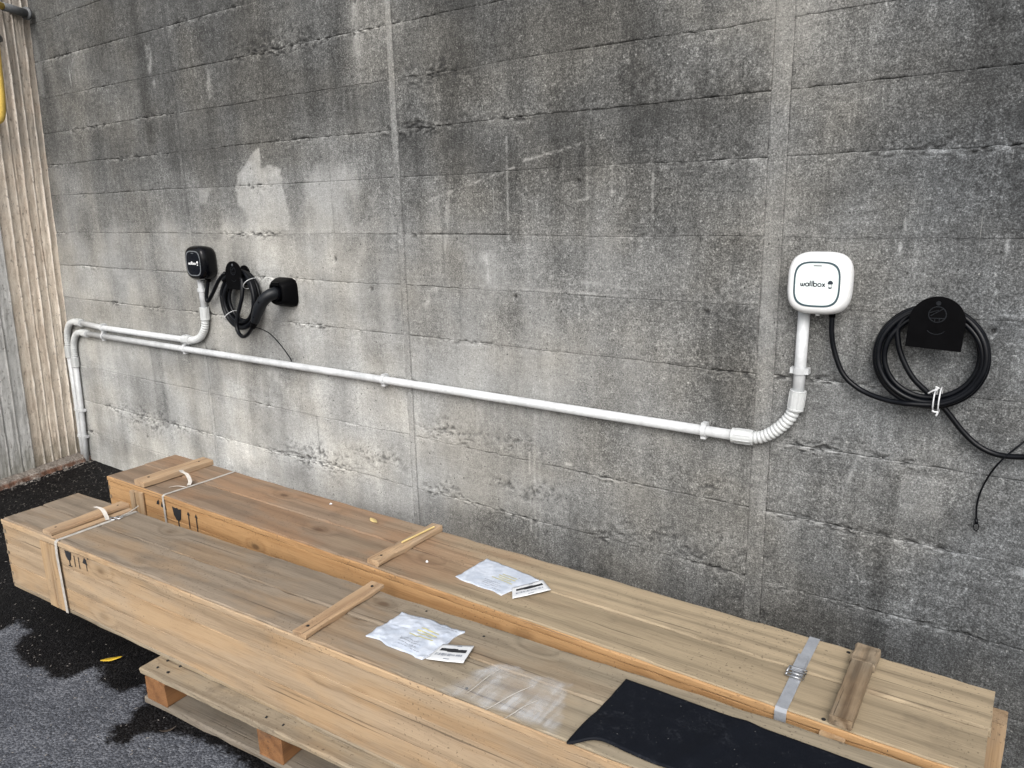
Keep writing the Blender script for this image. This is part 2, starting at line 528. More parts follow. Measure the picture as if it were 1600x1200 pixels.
def mat_film():
    t = NT("clear_stretch_film")
    tc = t.n("ShaderNodeTexCoord").outputs["Object"]
    a = t.noise(t.scale(tc, (30.0, 3.2, 4.0), (0.0, 0.0, 0.0)), 1.0, 5.0, 0.55, 0.5)
    b = t.noise(tc, 9.0, 4.0, 0.6)
    fac = t.math('MULTIPLY', t.mapr(a, 0.34, 0.72), t.mapr(b, 0.34, 0.60))
    ed = t.n("ShaderNodeAttribute", attribute_name="edge").outputs["Fac"]
    fac = t.math('MULTIPLY_ADD', t.math('MULTIPLY', fac, ed), 0.34, t.math('MULTIPLY', ed, 0.10))
    tr = t.n("ShaderNodeBsdfTransparent")
    mx = t.n("ShaderNodeMixShader")
    t.l(fac, mx.inputs[0]); t.l(tr.outputs[0], mx.inputs[1]); t.l(t.b.outputs[0], mx.inputs[2])
    t.l(mx.outputs[0], t.out.inputs["Surface"])
    return t.done((0.72, 0.75, 0.78), 0.25, t.bump(a, 0.5, 0.003))

def mat_rubber():
    t = NT("black_rubber_sheet")
    tc = t.n("ShaderNodeTexCoord").outputs["Object"]
    a = t.noise(tc, 16.0, 6.0, 0.7, 0.6)
    b = t.noise(tc, 140.0, 3.0, 0.6)
    dst = t.math('MULTIPLY', t.mapr(a, 0.50, 0.78), t.mapr(b, 0.42, 0.66))
    c = t.mix(t.math('MULTIPLY', dst, 0.45), (0.0040, 0.0052, 0.0085), (0.055, 0.06, 0.07))
    sp = t.mapr(t.noise(tc, 210.0, 1.0, 0.5), 0.77, 0.81)
    c = t.mix(t.math('MULTIPLY', sp, 0.5), c, (0.30, 0.30, 0.29))
    return t.done(c, t.mapr(a, 0.3, 0.7, 0.55, 0.8), t.bump(b, 0.25, 0.001), Specular_IOR_Level=0.12)

def mat_paper():
    t = NT("crumpled_paper_in_plastic")
    tc = t.n("ShaderNodeTexCoord").outputs["Object"]
    a = t.noise(tc, 22.0, 5.0, 0.6, 1.0)
    c = t.mix(t.mapr(a, 0.3, 0.7), (0.38, 0.425, 0.50), (0.52, 0.56, 0.63))
    return t.done(c, 0.35, t.bump(a, 0.5, 0.004), Specular_IOR_Level=0.5)

def mat_kerb():
    t = NT("rusty_kerb_edge")
    pos = t.n("ShaderNodeNewGeometry").outputs["Position"]
    a = t.noise(pos, 14.0, 6.0, 0.68)
    b = t.noise(pos, 90.0, 4.0, 0.65)
    nz = t.n("ShaderNodeSeparateXYZ"); t.l(t.n("ShaderNodeNewGeometry").outputs["Normal"], nz.inputs[0])
    c = t.mix(t.mapr(b, 0.35, 0.65), (0.12, 0.105, 0.09), (0.27, 0.245, 0.22))
    sz = t.n("ShaderNodeSeparateXYZ"); t.l(pos, sz.inputs[0])
    low = t.mapr(sz.outputs[2], 0.016, 0.030, 1.0, 0.12)
    ru = t.math('MULTIPLY', t.mapr(a, 0.36, 0.56), low)
    c = t.mix(t.math('MULTIPLY', ru, 0.8), c, (0.115, 0.045, 0.022))
    return t.done(c, 0.92, t.bump(b, 0.7, 0.004), Specular_IOR_Level=0.2)

M = {}
M['concrete'] = mat_concrete()
M['ribbed'] = mat_ribbed("beige_ribbed_concrete", (0.52, 0.42, 0.33), (0.82, 0.73, 0.615))
M['ribgrey'] = mat_ribbed("grey_ribbed_concrete", (0.34, 0.335, 0.32), (0.62, 0.615, 0.595), (90, 90, 3.0))
M['kerb'] = mat_kerb()
M['asphalt'] = mat_asphalt()
M['lid_front'] = mat_wood("weathered_lid_board", (0.262, 0.192, 0.125), (0.172, 0.121, 0.078), (0.208, 0.173, 0.134), 0.60, (0.300, 0.252, 0.180), (1.6, 2.7), 0.30, dirt=0.28, flat='z')
M['lid_back'] = mat_wood("brown_lid_board", (0.255, 0.162, 0.098), (0.165, 0.102, 0.062), (0.195, 0.152, 0.112), 0.50, (0.335, 0.268, 0.178), (1.3, 2.5), 0.34, dirt=0.28, flat='z')
M['side_front'] = mat_wood("pale_pine_side", (0.377, 0.267, 0.161), (0.262, 0.170, 0.092), (0.313, 0.244, 0.170), 0.5, None, knot=0.34, dirt=0.2, flat='y')
M['side_back'] = mat_wood("orange_pine_side", (0.42, 0.255, 0.120), (0.275, 0.148, 0.062), None, 0, None, knot=0.34, dirt=0.25, flat='y')
M['cleat'] = mat_wood("pine_batten_crosswise", (0.42, 0.29, 0.175), (0.24, 0.15, 0.085), (0.30, 0.235, 0.17), 0.5, None, knot=0.2, ax='y', dirt=0.3)
M['cleat_z'] = mat_wood("pine_cleat_upright", (0.385, 0.265, 0.150), (0.25, 0.155, 0.078), (0.30, 0.23, 0.16), 0.4, None, knot=0.15, ax='z', dirt=0.25)
M['cleat_old'] = mat_wood("dark_rough_batten", (0.225, 0.165, 0.105), (0.105, 0.07, 0.042), (0.20, 0.165, 0.12), 0.6, None, knot=0.1, ax='y', dirt=0.45, bump=1.0, ring=160.0, ra=0.2)
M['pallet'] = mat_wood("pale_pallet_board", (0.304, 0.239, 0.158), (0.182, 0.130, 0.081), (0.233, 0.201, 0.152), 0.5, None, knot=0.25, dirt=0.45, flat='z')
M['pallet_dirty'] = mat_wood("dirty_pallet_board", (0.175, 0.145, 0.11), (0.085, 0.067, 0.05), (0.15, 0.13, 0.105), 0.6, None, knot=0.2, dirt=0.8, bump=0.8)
M['block'] = mat_wood("pallet_block", (0.216, 0.104, 0.043), (0.101, 0.045, 0.018), None, 0, None, knot=0.1, ax='y', dirt=0.55)
M['pvc'] = plain("white_pvc", (0.52, 0.535, 0.545), 0.42, 0.26, 9.0)
M['pvc_flex'] = plain("white_pvc_flexible", (0.49, 0.505, 0.505), 0.42, 0.12, 20.0)
M['white'] = plain("white_gloss_plastic", (0.76, 0.77, 0.77), 0.25, 0.02, 8.0)
M['white_panel'] = plain("white_panel_gloss", (0.70, 0.76, 0.75), 0.10, 0.02, 5.0)
M['black_gloss'] = plain("black_gloss_plastic", (0.0022, 0.0024, 0.0034), 0.14, 0.2, 8.0, spec=0.22)
M['black_panel'] = plain("black_panel_gloss", (0.003, 0.004, 0.007), 0.10, 0.2, 8.0, spec=0.2)
M['black_matt'] = plain("black_matt_plastic", (0.0018, 0.0018, 0.0022), 0.5, 0.3, 25.0, spec=0.05)
M['cable'] = plain("black_cable_sheath", (0.0022, 0.0028, 0.0044), 0.36, 0.35, 40.0, spec=0.20)
M['grip'] = plain("charcoal_grip_plastic", (0.0065, 0.008, 0.0105), 0.42, 0.25, 40.0, spec=0.28)
M['ring'] = plain("slate_ring", (0.045, 0.075, 0.088), 0.35, 0.1, 10.0)
M['ring_dim'] = plain("grey_ring", (0.13, 0.14, 0.15), 0.35, 0.1, 10.0)
M['ink'] = plain("black_ink", (0.012, 0.013, 0.016), 0.7, 0.2, 40.0)
M['ink_navy'] = plain("navy_print", (0.014, 0.022, 0.034), 0.5, 0.1, 40.0)
M['ink_white'] = plain("white_print", (0.80, 0.81, 0.82), 0.5, 0.05, 40.0)
M['ink_grey'] = plain("grey_print", (0.22, 0.24, 0.28), 0.7, 0.1, 40.0)
M['hilite'] = plain("yellow_highlighted_print", (0.46, 0.42, 0.17), 0.7, 0.15, 60.0)
M['card'] = plain("white_card", (0.58, 0.595, 0.61), 0.45, 0.06, 18.0)
M['paper'] = mat_paper()
M['film'] = mat_film()
M['rubber'] = mat_rubber()
M['tie'] = plain("white_cable_tie", (0.56, 0.57, 0.58), 0.4, 0.08, 40.0)
M['strap_w'] = plain("white_woven_strap", (0.42, 0.395, 0.36), 0.6, 0.3, 60.0)
M['strap_g'] = plain("silver_strap", (0.27, 0.285, 0.31), 0.35, 0.2, 30.0)
M['steel'] = plain("bright_wire_buckle", (0.50, 0.51, 0.53), 0.3, 0.15, 40.0, metallic=1.0)
M['galv'] = plain("grey_hinge_steel", (0.115, 0.12, 0.125), 0.55, 0.35, 30.0, bump=0.3)
M['yellow'] = plain("yellow_paint", (0.68, 0.47, 0.10), 0.45, 0.2, 14.0)
M['leaf_y'] = plain("yellow_leaf", (0.66, 0.43, 0.035), 0.55, 0.2, 40.0)
M['leaf_p'] = plain("pale_dry_leaf", (0.60, 0.46, 0.20), 0.6, 0.2, 40.0)
M['debris'] = plain("pale_grit", (0.24, 0.22, 0.20), 0.8, 0.4, 60.0)
M['hole'] = plain("bolt_hole_dark", (0.008, 0.008, 0.008), 0.9, 0.2, 40.0)
M['leaf_d'] = plain("brown_dry_leaf", (0.045, 0.032, 0.022), 0.7, 0.2, 40.0)
# wall tone estimates: (x, z, brightness 0-255), darker above, paler at lower left
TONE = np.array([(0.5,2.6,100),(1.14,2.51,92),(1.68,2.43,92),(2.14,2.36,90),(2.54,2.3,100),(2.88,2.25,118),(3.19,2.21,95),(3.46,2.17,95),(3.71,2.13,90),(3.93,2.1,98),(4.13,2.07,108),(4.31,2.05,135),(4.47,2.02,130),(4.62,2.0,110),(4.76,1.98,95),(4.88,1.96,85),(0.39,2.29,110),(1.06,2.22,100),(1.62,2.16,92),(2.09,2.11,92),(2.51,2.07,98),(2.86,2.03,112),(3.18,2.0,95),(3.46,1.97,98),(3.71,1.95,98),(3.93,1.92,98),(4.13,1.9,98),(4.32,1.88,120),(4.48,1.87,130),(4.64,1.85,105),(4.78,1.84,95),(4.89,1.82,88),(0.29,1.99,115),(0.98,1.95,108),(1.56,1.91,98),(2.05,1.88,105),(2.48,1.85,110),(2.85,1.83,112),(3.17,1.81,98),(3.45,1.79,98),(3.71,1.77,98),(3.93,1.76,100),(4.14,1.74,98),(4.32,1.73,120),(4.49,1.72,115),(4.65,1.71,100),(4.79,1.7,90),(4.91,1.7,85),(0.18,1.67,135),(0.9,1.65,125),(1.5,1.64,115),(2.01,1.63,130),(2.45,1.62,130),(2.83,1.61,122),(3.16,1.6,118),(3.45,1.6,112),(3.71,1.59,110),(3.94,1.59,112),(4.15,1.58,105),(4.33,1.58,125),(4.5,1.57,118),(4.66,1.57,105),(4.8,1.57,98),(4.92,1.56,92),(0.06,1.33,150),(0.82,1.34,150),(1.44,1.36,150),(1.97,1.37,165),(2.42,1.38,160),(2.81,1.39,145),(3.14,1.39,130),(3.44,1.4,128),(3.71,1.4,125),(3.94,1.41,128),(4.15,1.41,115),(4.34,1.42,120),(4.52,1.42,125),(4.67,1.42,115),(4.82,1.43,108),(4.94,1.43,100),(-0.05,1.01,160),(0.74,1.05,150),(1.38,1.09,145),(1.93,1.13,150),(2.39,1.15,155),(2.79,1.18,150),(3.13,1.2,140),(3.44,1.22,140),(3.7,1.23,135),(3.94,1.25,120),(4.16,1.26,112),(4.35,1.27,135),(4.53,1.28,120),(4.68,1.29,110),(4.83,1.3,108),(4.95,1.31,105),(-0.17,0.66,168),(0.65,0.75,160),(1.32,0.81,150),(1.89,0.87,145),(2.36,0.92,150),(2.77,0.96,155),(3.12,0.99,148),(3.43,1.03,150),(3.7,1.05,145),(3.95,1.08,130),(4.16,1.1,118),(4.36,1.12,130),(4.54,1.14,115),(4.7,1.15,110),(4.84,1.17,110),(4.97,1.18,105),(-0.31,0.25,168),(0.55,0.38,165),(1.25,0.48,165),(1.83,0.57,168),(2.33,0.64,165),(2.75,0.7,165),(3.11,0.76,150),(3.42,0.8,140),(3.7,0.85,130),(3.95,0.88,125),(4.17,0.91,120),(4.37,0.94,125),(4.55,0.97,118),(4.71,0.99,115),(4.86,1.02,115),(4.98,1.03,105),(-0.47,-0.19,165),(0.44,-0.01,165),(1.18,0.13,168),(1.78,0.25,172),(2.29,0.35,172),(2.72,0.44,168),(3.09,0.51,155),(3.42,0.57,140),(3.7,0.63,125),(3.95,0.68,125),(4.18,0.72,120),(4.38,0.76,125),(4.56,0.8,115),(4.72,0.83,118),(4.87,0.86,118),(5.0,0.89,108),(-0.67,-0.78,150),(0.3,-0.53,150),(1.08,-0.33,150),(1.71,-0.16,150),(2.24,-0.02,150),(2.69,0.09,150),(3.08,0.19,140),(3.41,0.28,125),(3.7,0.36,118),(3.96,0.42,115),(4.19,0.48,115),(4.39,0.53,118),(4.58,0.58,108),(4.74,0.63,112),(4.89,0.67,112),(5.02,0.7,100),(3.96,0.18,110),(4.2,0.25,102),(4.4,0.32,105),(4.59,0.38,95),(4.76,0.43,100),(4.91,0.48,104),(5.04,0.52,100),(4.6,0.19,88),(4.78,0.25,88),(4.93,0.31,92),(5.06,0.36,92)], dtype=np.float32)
PAINT = [(1.931, 1.485), (1.934, 1.558), (1.871, 1.588), (1.887, 1.732), (1.953, 1.777), (2.009, 1.825), (2.073, 1.848), (2.092, 1.771), (2.215, 1.755), (2.216, 1.706), (2.228, 1.486)]
PAINT2 = [(1.568, 1.684), (1.676, 1.69), (1.633, 1.607), (1.565, 1.614)]
PITS = [(0.741, 0.282), (4.168, 1.243), (2.72, 1.247), (3.713, 1.645), (2.732, 2.337), (0.437, 2.625), (1.283, 2.338), (2.515, 1.366), (4.908, 1.242), (3.451, 1.253)]
HONEY = [(3.534, 0.521, 0.15), (3.385, 0.516, 0.097), (3.421, 0.704, 0.115), (3.858, 0.433, 0.14), (4.075, 0.464, 0.166), (4.271, 0.504, 0.095), (3.054, 0.433, 0.124), (2.3, 0.434, 0.284), (0.77, 0.393, 0.358), (3.104, 0.69, 0.205), (2.688, 0.506, 0.177), (3.121, 2.039, 0.166), (3.016, 1.872, 0.127), (4.364, 0.484, 0.078), (4.344, 0.299, 0.094), (4.178, 0.703, 0.097), (2.249, 2.261, 0.3), (4.501, 0.886, 0.089), (2.983, 1.863, 0.171)]
DRY = [(1.38, -1.524), (1.816, -1.238), (1.792, -1.16), (1.913, -1.174), (1.993, -1.262), (2.178, -1.283), (2.228, -1.25), (2.313, -1.266), (2.361, -1.234), (2.358, -1.178), (2.391, -1.133), (2.472, -1.178), (2.593, -1.173), (2.638, -1.102), (2.728, -1.156), (2.741, -1.202), (2.776, -1.237), (2.75, -1.269), (2.811, -1.32), (2.862, -1.299), (2.855, -1.249), (2.906, -1.194), (3.009, -1.16), (3.13, -1.14), (3.355, -1.135)]
# ------------------------------------------------------------------ ground
def axis(lo, hi, step, far):
    a = list(np.arange(lo, hi + step / 2, step))
    g = step; p = a[-1]
    while p < far: g *= 1.6; p += g; a.append(p)
    g = step; p = a[0]; pre = []
    while p > -far: g *= 1.6; p -= g; pre.append(p)
    return np.array(pre[::-1] + a)

gx = axis(0.0, 4.0, 0.012, 200.0); gy = axis(-2.0, 0.0, 0.012, 200.0)
GX, GY = np.meshgrid(gx, gy)
dry_poly = DRY + [(4.6, -1.12), (60.0, -1.12), (60.0, -80.0), (-60.0, -80.0), (-60.0, -2.6)]
GD = np.clip(poly_dist(GX, GY, dry_poly), -0.3, 0.3)
GZ = (fbm(GX * 1.5, GY * 1.5, 3, 3) - 0.5) * 0.006 + (fbm(GX * 30, GY * 30, 5, 3) - 0.5) * 0.005 - 0.004
GZ = np.where((np.abs(GX - 2) > 6) | (np.abs(GY) > 6), -0.004, GZ)
tag(link("asphalt_ground", grid_mesh("asphalt_ground", GX, GY, GZ, {"dry": GD}), M['asphalt']), kind='structure')

# ------------------------------------------------------------------ board-marked concrete wall
ZJ = [-0.02, 0.195, 0.406, 0.639, 0.869, 1.07, 1.272, 1.47, 1.688, 1.862, 2.043, 2.23, 2.43, 2.63, 2.85, 3.15]
def corner_x(z): return -0.130 + 0.087 * z
SEAM = [(1.45, 0.011), (2.905, 0.016), (4.352, 0.026), (5.80, 0.016), (7.25, 0.016)]
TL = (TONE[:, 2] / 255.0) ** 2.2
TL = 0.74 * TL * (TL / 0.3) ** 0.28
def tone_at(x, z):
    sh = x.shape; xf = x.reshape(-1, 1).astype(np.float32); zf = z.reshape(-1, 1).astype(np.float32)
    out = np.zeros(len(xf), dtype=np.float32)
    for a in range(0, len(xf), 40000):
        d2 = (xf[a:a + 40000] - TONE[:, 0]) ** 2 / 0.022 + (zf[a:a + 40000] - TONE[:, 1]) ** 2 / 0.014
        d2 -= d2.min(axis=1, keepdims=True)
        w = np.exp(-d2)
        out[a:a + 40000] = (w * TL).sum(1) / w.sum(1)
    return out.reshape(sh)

wall = tag(empty("concrete_wall", (3.5, 0, 0)), "tall grey board-marked concrete wall darker above and with a pale foot", "wall")
BUTT = [(2.52, 1.47, 1.862), (3.19, 1.272, 1.07), (3.12, 1.272, 1.688), (3.10, 2.043, 1.862), (4.13, 1.272, 1.47), (4.62, 0.406, 0.869), (3.905, 1.862, 2.043), (0.92, 0.639, 0.869), (2.30, 0.406, 0.639)]
def warm_at(x, z):
    return np.clip(0.72 - 0.6 * sstep(4.25, 5.0, x) + 0.30 * np.exp(-(((x - 4.5) / 0.12) ** 2 + ((z - 1.95) / 0.25) ** 2)), 0.02, 0.95)
def pits_mask(x, z):
    m = np.zeros_like(x)
    for hx, hz, hr in HONEY:
        m = np.maximum(m, np.exp(-(((x - hx) / (hr * 1.0)) ** 2 + ((z - hz + 0.02 * np.sin(x * 31 + hz * 50)) / (hr * 0.20 + 0.006)) ** 2)))
    return m

def wall_panel(xl, xr, z0, z1, seed, res, ci, ri):
    """one shutter-board print: xl, xr are functions of z"""
    nz = max(4, int((z1 - z0) / res)); nx = max(6, int((xr(z0) - xl(z0)) / (res * 1.25)))
    g = 0.0002
    tz = np.linspace(0, 1, nz); tz = 0.35 * tz + 0.65 * (0.5 - 0.5 * np.cos(np.pi * tz)); tx = np.linspace(0, 1, nx)
    z = z0 + g + (z1 - z0 - 2 * g) * tz[:, None] * np.ones((1, nx))
    a = np.array([xl(v) for v in z[:, 0]])[:, None]; b = np.array([xr(v) for v in z[:, 0]])[:, None]
    x = a + (b - a) * tx[None, :]
    # joints wander a little
    z = z + (vnoise(x * 3.1, x * 0 + ri, 40) - 0.5) * 0.006 * (1 - tz[:, None]) + (vnoise(x * 3.1, x * 0 + ri + 1, 40) - 0.5) * 0.006 * tz[:, None]
    hf = lambda k: (vnoise(x * 38, x * 0 + k * 1.7, 41) - 0.5) * 0.0045 + (vnoise(x * 110, x * 0 + k * 1.7, 42) - 0.5) * 0.003
    rg0 = sstep(0.40, 0.62, fbm(x * 2.1, x * 0 + ri * 2.9, 43, 2)); rg1 = sstep(0.40, 0.62, fbm(x * 2.1, x * 0 + (ri + 1) * 2.9, 43, 2))
    z = z + hf(ri) * rg0 * (1 - tz[:, None]) ** 4 + hf(ri + 1) * rg1 * tz[:, None] ** 4
    dz0 = z - z[:1]; dz1 = z[-1:] - z
    h = (fbm(x * 4, z * 4, 1, 3) - 0.5) * 0.004 + (fbm(x * 38, z * 38, 2, 4, 0.6) - 0.5) * 0.0022
    h += (fbm(x * 4, z * 170, 3, 2) - 0.5) * 0.0012
    r_ = random.Random(seed)
    h += r_.uniform(-0.0006, 0.0008) + (tz[:, None] - 0.5) * r_.uniform(-0.0012, 0.0012)
    ln = sstep(0.36, 0.60, fbm(x * 1.9, x * 0 + ri * 5.1, 53, 3))
    # ragged joints: fins and missing mortar, in stretches
    jm0 = sstep(0.48, 0.66, fbm(x * 2.6, x * 0 + ri * 3.7, 50, 3)); jm1 = sstep(0.48, 0.66, fbm(x * 2.6, x * 0 + (ri + 1) * 3.7, 50, 3))
    fine = fbm(x * 62, z * 135, 7, 3, 0.6); fine2 = fbm(x * 26, z * 60, 9, 3, 0.6)
    e1 = np.exp(-(dz1 / 0.006) ** 2); e0 = np.exp(-(dz0 / 0.004) ** 2)
    h += e1 * (fine2 - 0.45) * 0.005 * (0.10 + jm1)
    h -= np.exp(-(dz0 / 0.0024) ** 2) * 0.0040 * (0.10 + ln) * (0.15 + 1.5 * sstep(0.38, 0.58, vnoise(x * 34, x * 0 + ri, 44) * 0.6 + 0.4 * fine))
    jit = np.maximum(jm0 * np.exp(-(dz0 / 0.014) ** 2), jm1 * np.exp(-(dz1 / 0.020) ** 2))
    hm = pits_mask(x, z)
    crumb = sstep(0.54, 0.63, fine) * np.clip(jit * 1.0 + hm * 0.9, 0, 1) * sstep(0.38, 0.50, fine2 + 0.15 * hm)
    h -= crumb * 0.007
    h += np.clip(hm, 0, 1) * (fine2 - 0.5) * 0.009
    pit = crumb * 0.9
    for bx, za, zb in BUTT:
        if min(za, zb) - 0.01 < (z0 + z1) / 2 < max(za, zb) + 0.01 and xl(z0) < bx < xr(z0):
            wob = (vnoise(z * 30, z * 0, 60) - 0.5) * 0.006
            k = np.exp(-((x - bx + wob) / 0.0035) ** 2)
            h -= k * 0.003 * (0.5 + fine); pit = np.maximum(pit, k * 0.55 * fine)
            h += np.where(x > bx, 0.0012, 0)
    for px, pz in PITS:
        k = np.exp(-(((x - px) ** 2 + (z - pz) ** 2) / 0.0075 ** 2))
        if k.max() > 0.1:
            h -= k * 0.014; pit = np.maximum(pit, sstep(0.3, 0.6, k))
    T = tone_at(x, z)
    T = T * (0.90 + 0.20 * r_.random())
    # darker and lighter cloudy runs, and the print of single boards
    st = fbm(x * 11, z * 1.3, 11, 3); cl = fbm(x * 5, z * 6, 12, 4)
    T = T * (1 + 0.62 * (st - 0.5) + 0.72 * (cl - 0.5))
    nb = np.floor(x * 2.3 + ri * 0.37 + 0.25 * np.sin(ri * 5.0))
    T = T * (0.85 + 0.30 * vnoise(nb + 0.5, nb * 0 + ri * 2.3, 70))
    for sx0, sx1, sz0, sz1, fac in STAIN:
        if sx1 + .05 < xl(z0) or sx0 - .05 > xr(z0): continue
        wv = (fbm(x * 18, z * 10, 46, 3) - 0.5) * 0.03
        k = sstep(sx0 - .012, sx0 + .012, x + wv) * sstep(sx1 + .012, sx1 - .012, x + wv) * sstep(sz0 - .05, sz0 + .03, z + wv) * sstep(sz1 + .012, sz1 - .012, z + wv * .3)
        T = T * (1 + (fac - 1) * k * (0.6 + 0.8 * fbm(x * 30, z * 4, 47, 2)))
    # pale lime along the lower rim of ragged joints
    crb = sstep(0.5, 0.62, fbm(x * 55, z * 90, 45, 2))
    T = T + 0.06 * np.exp(-(dz1 / 0.018) ** 2) * jm1 * fine2 + 0.17 * np.clip(e1, 0, 1) * crb * (0.06 + jm1) * np.sqrt(np.clip(T / 0.2, 0.3, 1.5)) + 0.05 * np.clip(jit + hm, 0, 1) * sstep(0.40, 0.30, fine)
    # rubbed-on pale patches
    if z1 > 1.45 and z0 < 1.9 and ci == 1:
        wob = (fbm(x * 22, z * 22, 30, 3) - 0.5) * 0.055
        p1 = sstep(-0.004, 0.006, poly_dist(x + wob, z + wob * 0.5, PAINT)) * (0.78 + 0.4 * (fbm(x * 14, z * 9, 31, 3) - 0.4)) * (0.72 + 0.28 * sstep(0.36, 0.5, fbm(x * 20, z * 26, 35, 3)))
        p2 = sstep(-0.006, 0.01, poly_dist(x + wob, z, PAINT2)) * 0.45
        ex, ez = (x - 2.50) / 0.20, (z - 1.60) / 0.17
        p3 = sstep(1.1, 0.40, np.sqrt(ex * ex + ez * ez) + (fbm(x * 9, z * 7, 33, 3) - 0.5) * 1.3) * 0.62
        p = np.maximum(np.maximum(p1, p2), p3)
        T = T * (1 - p) + 0.325 * p
    for (ax, az, bx, bz, w, s) in SCR:
        if max(ax, bx) < xl(z0) or min(ax, bx) > xr(z0) or max(az, bz) < z0 or min(az, bz) > z1: continue
        dx, dz = bx - ax, bz - az
        t = np.clip(((x - ax) * dx + (z - az) * dz) / (dx * dx + dz * dz), 0, 1)
        d = np.hypot(x - ax - t * dx, z - az - t * dz)
        k = np.exp(-(d / w) ** 2) * s * sstep(0.30, 0.55, fbm(x * 30, z * 30, 34, 3))
        T = T * (1 - k) + 0.36 * k
    wm = warm_at(x, z)
    y = -h
    # rim that runs back into the wall
    pad = lambda q: np.pad(q, 1, mode='edge')
    Y = np.pad(y, 1, mode='constant', constant_values=0.02)
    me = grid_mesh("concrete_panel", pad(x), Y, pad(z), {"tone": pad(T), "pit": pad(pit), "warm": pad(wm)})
    me.transform(Matrix.Translation((-3.5, 0, 0)))
    o = link("concrete_panel", me, M['concrete'], wall)

# stains with their own edges: (x0, x1, z0, z1, factor)
STAIN = [(4.685, 4.735, 0.25, 0.83, .72), (4.737, 4.845, 0.71, 0.84, 1.30), (4.735, 4.80, 0.30, 0.64, 1.18), (0.10, 0.165, 2.28, 2.66, 1.7), (1.17, 1.24, 1.9, 2.6, .72), (3.86, 3.95, 1.75, 2.23, .80), (4.20, 4.32, 0.87, 1.27, .72),
         (2.05, 2.30, 0.64, 0.86, .80), (0.90, 1.02, 0.40, 0.86, .78), (2.55, 2.75, 0.87, 1.26, 1.10), (1.98, 2.50, 1.28, 1.46, 1.12), (3.95, 4.05, 0.3, 0.86, 1.15), (2.92, 3.05, 1.48, 2.2, .86), (0.55, 0.70, 1.48, 2.04, .82), (3.30, 3.36, 1.07, 1.47, 1.12), (4.90, 4.97, 0.9, 2.0, .80)]
# scratches: (x0, z0, x1, z1, half width, strength)
SCR = [(3.07, 1.60, 3.46, 1.70, .004, .6), (3.13, 1.42, 3.16, 1.62, .010, .45), (3.02, 1.20, 3.08, 1.27, .014, .55), (3.32, 1.385, 3.33, 1.31, .013, .8), (3.30, 1.40, 3.36, 1.40, .006, .6),
       (3.50, 1.72, 3.72, 1.76, .003, .55), (3.75, 1.75, 3.75, 1.25, .0035, .5), (3.43, 1.80, 3.43, 1.45, .003, .4), (3.84, 1.70, 3.84, 1.50, .003, .35), (3.98, 1.66, 3.985, 1.40, .003, .45),
       (2.77, 1.62, 2.60, 1.22, .022, .30), (2.42, 1.23, 2.30, 1.02, .020, .30), (2.20, 1.10, 2.24, 0.98, .020, .25), (4.69, 1.52, 4.665, 1.32, .0025, .7), (4.92, 1.50, 4.90, 1.33, .0025, .6),
       (4.905, 1.285, 5.05, 1.28, .0025, .6), (4.92, 1.25, 4.90, 1.21, .002, .6), (4.63, 0.875, 4.60, 0.77, .006, .5), (3.50, 0.71, 3.50, 0.36, .0025, .7), (3.52, 0.70, 3.52, 0.33, .0025, .6), (3.545, 0.69, 3.545, 0.31, .003, .7),
       (3.47, 0.70, 3.47, 0.60, .0025, .5), (3.66, 0.66, 3.68, 0.66, .006, .9), (3.26, 0.86, 3.28, 0.76, .004, .6), (3.52, 0.92, 3.53, 0.86, .003, .6), (3.05, 1.48, 3.40, 1.35, .002, .3), (3.30, 1.285, 3.9, 1.28, .004, .5), (3.6, 1.33, 3.95, 1.30, .005, .45),
       (3.7, 1.58, 3.9, 1.62, .003, .5), (2.0, 0.80, 2.22, 0.72, .03, .55), (2.10, 0.74, 2.16, 0.62, .03, .5), (2.35, 0.62, 2.45, 0.60, .03, .25), (3.0, 0.80, 3.05, 0.78, .02, .4), (2.62, 1.74, 2.66, 1.60, .003, .4), (1.75, 2.2, 1.75, 2.1, .02, .3), (1.28, 2.35, 1.285, 2.2, .02, .45), (2.73, 2.34, 2.735, 2.15, .022, .4), (5.04, 0.62, 5.10, 0.60, .02, .6)]
cols = [(corner_x, lambda z: SEAM[0][0] - SEAM[0][1])]
for i in range(4):
    cols.append(((lambda z, i=i: SEAM[i][0] + SEAM[i][1]), (lambda z, i=i: SEAM[i + 1][0] - SEAM[i + 1][1])))
for ci, (xl, xr) in enumerate(cols):
    for ri in range(len(ZJ) - 1):
        z0, z1 = ZJ[ri], ZJ[ri + 1]
        zl, zh = {0: (-1, 2.9), 1: (0.0, 2.55), 2: (0.1, 2.3), 3: (0.25, 2.1), 4: (9, 9)}[ci]
        near = {0: 0.0085, 1: 0.0068, 2: 0.0056, 3: 0.0050, 4: 0.02}[ci]
        vis = z1 > zl and z0 < zh
        wall_panel(xl, xr, z0, z1, 100 * ci + ri, near if vis else 0.03, ci, ri)
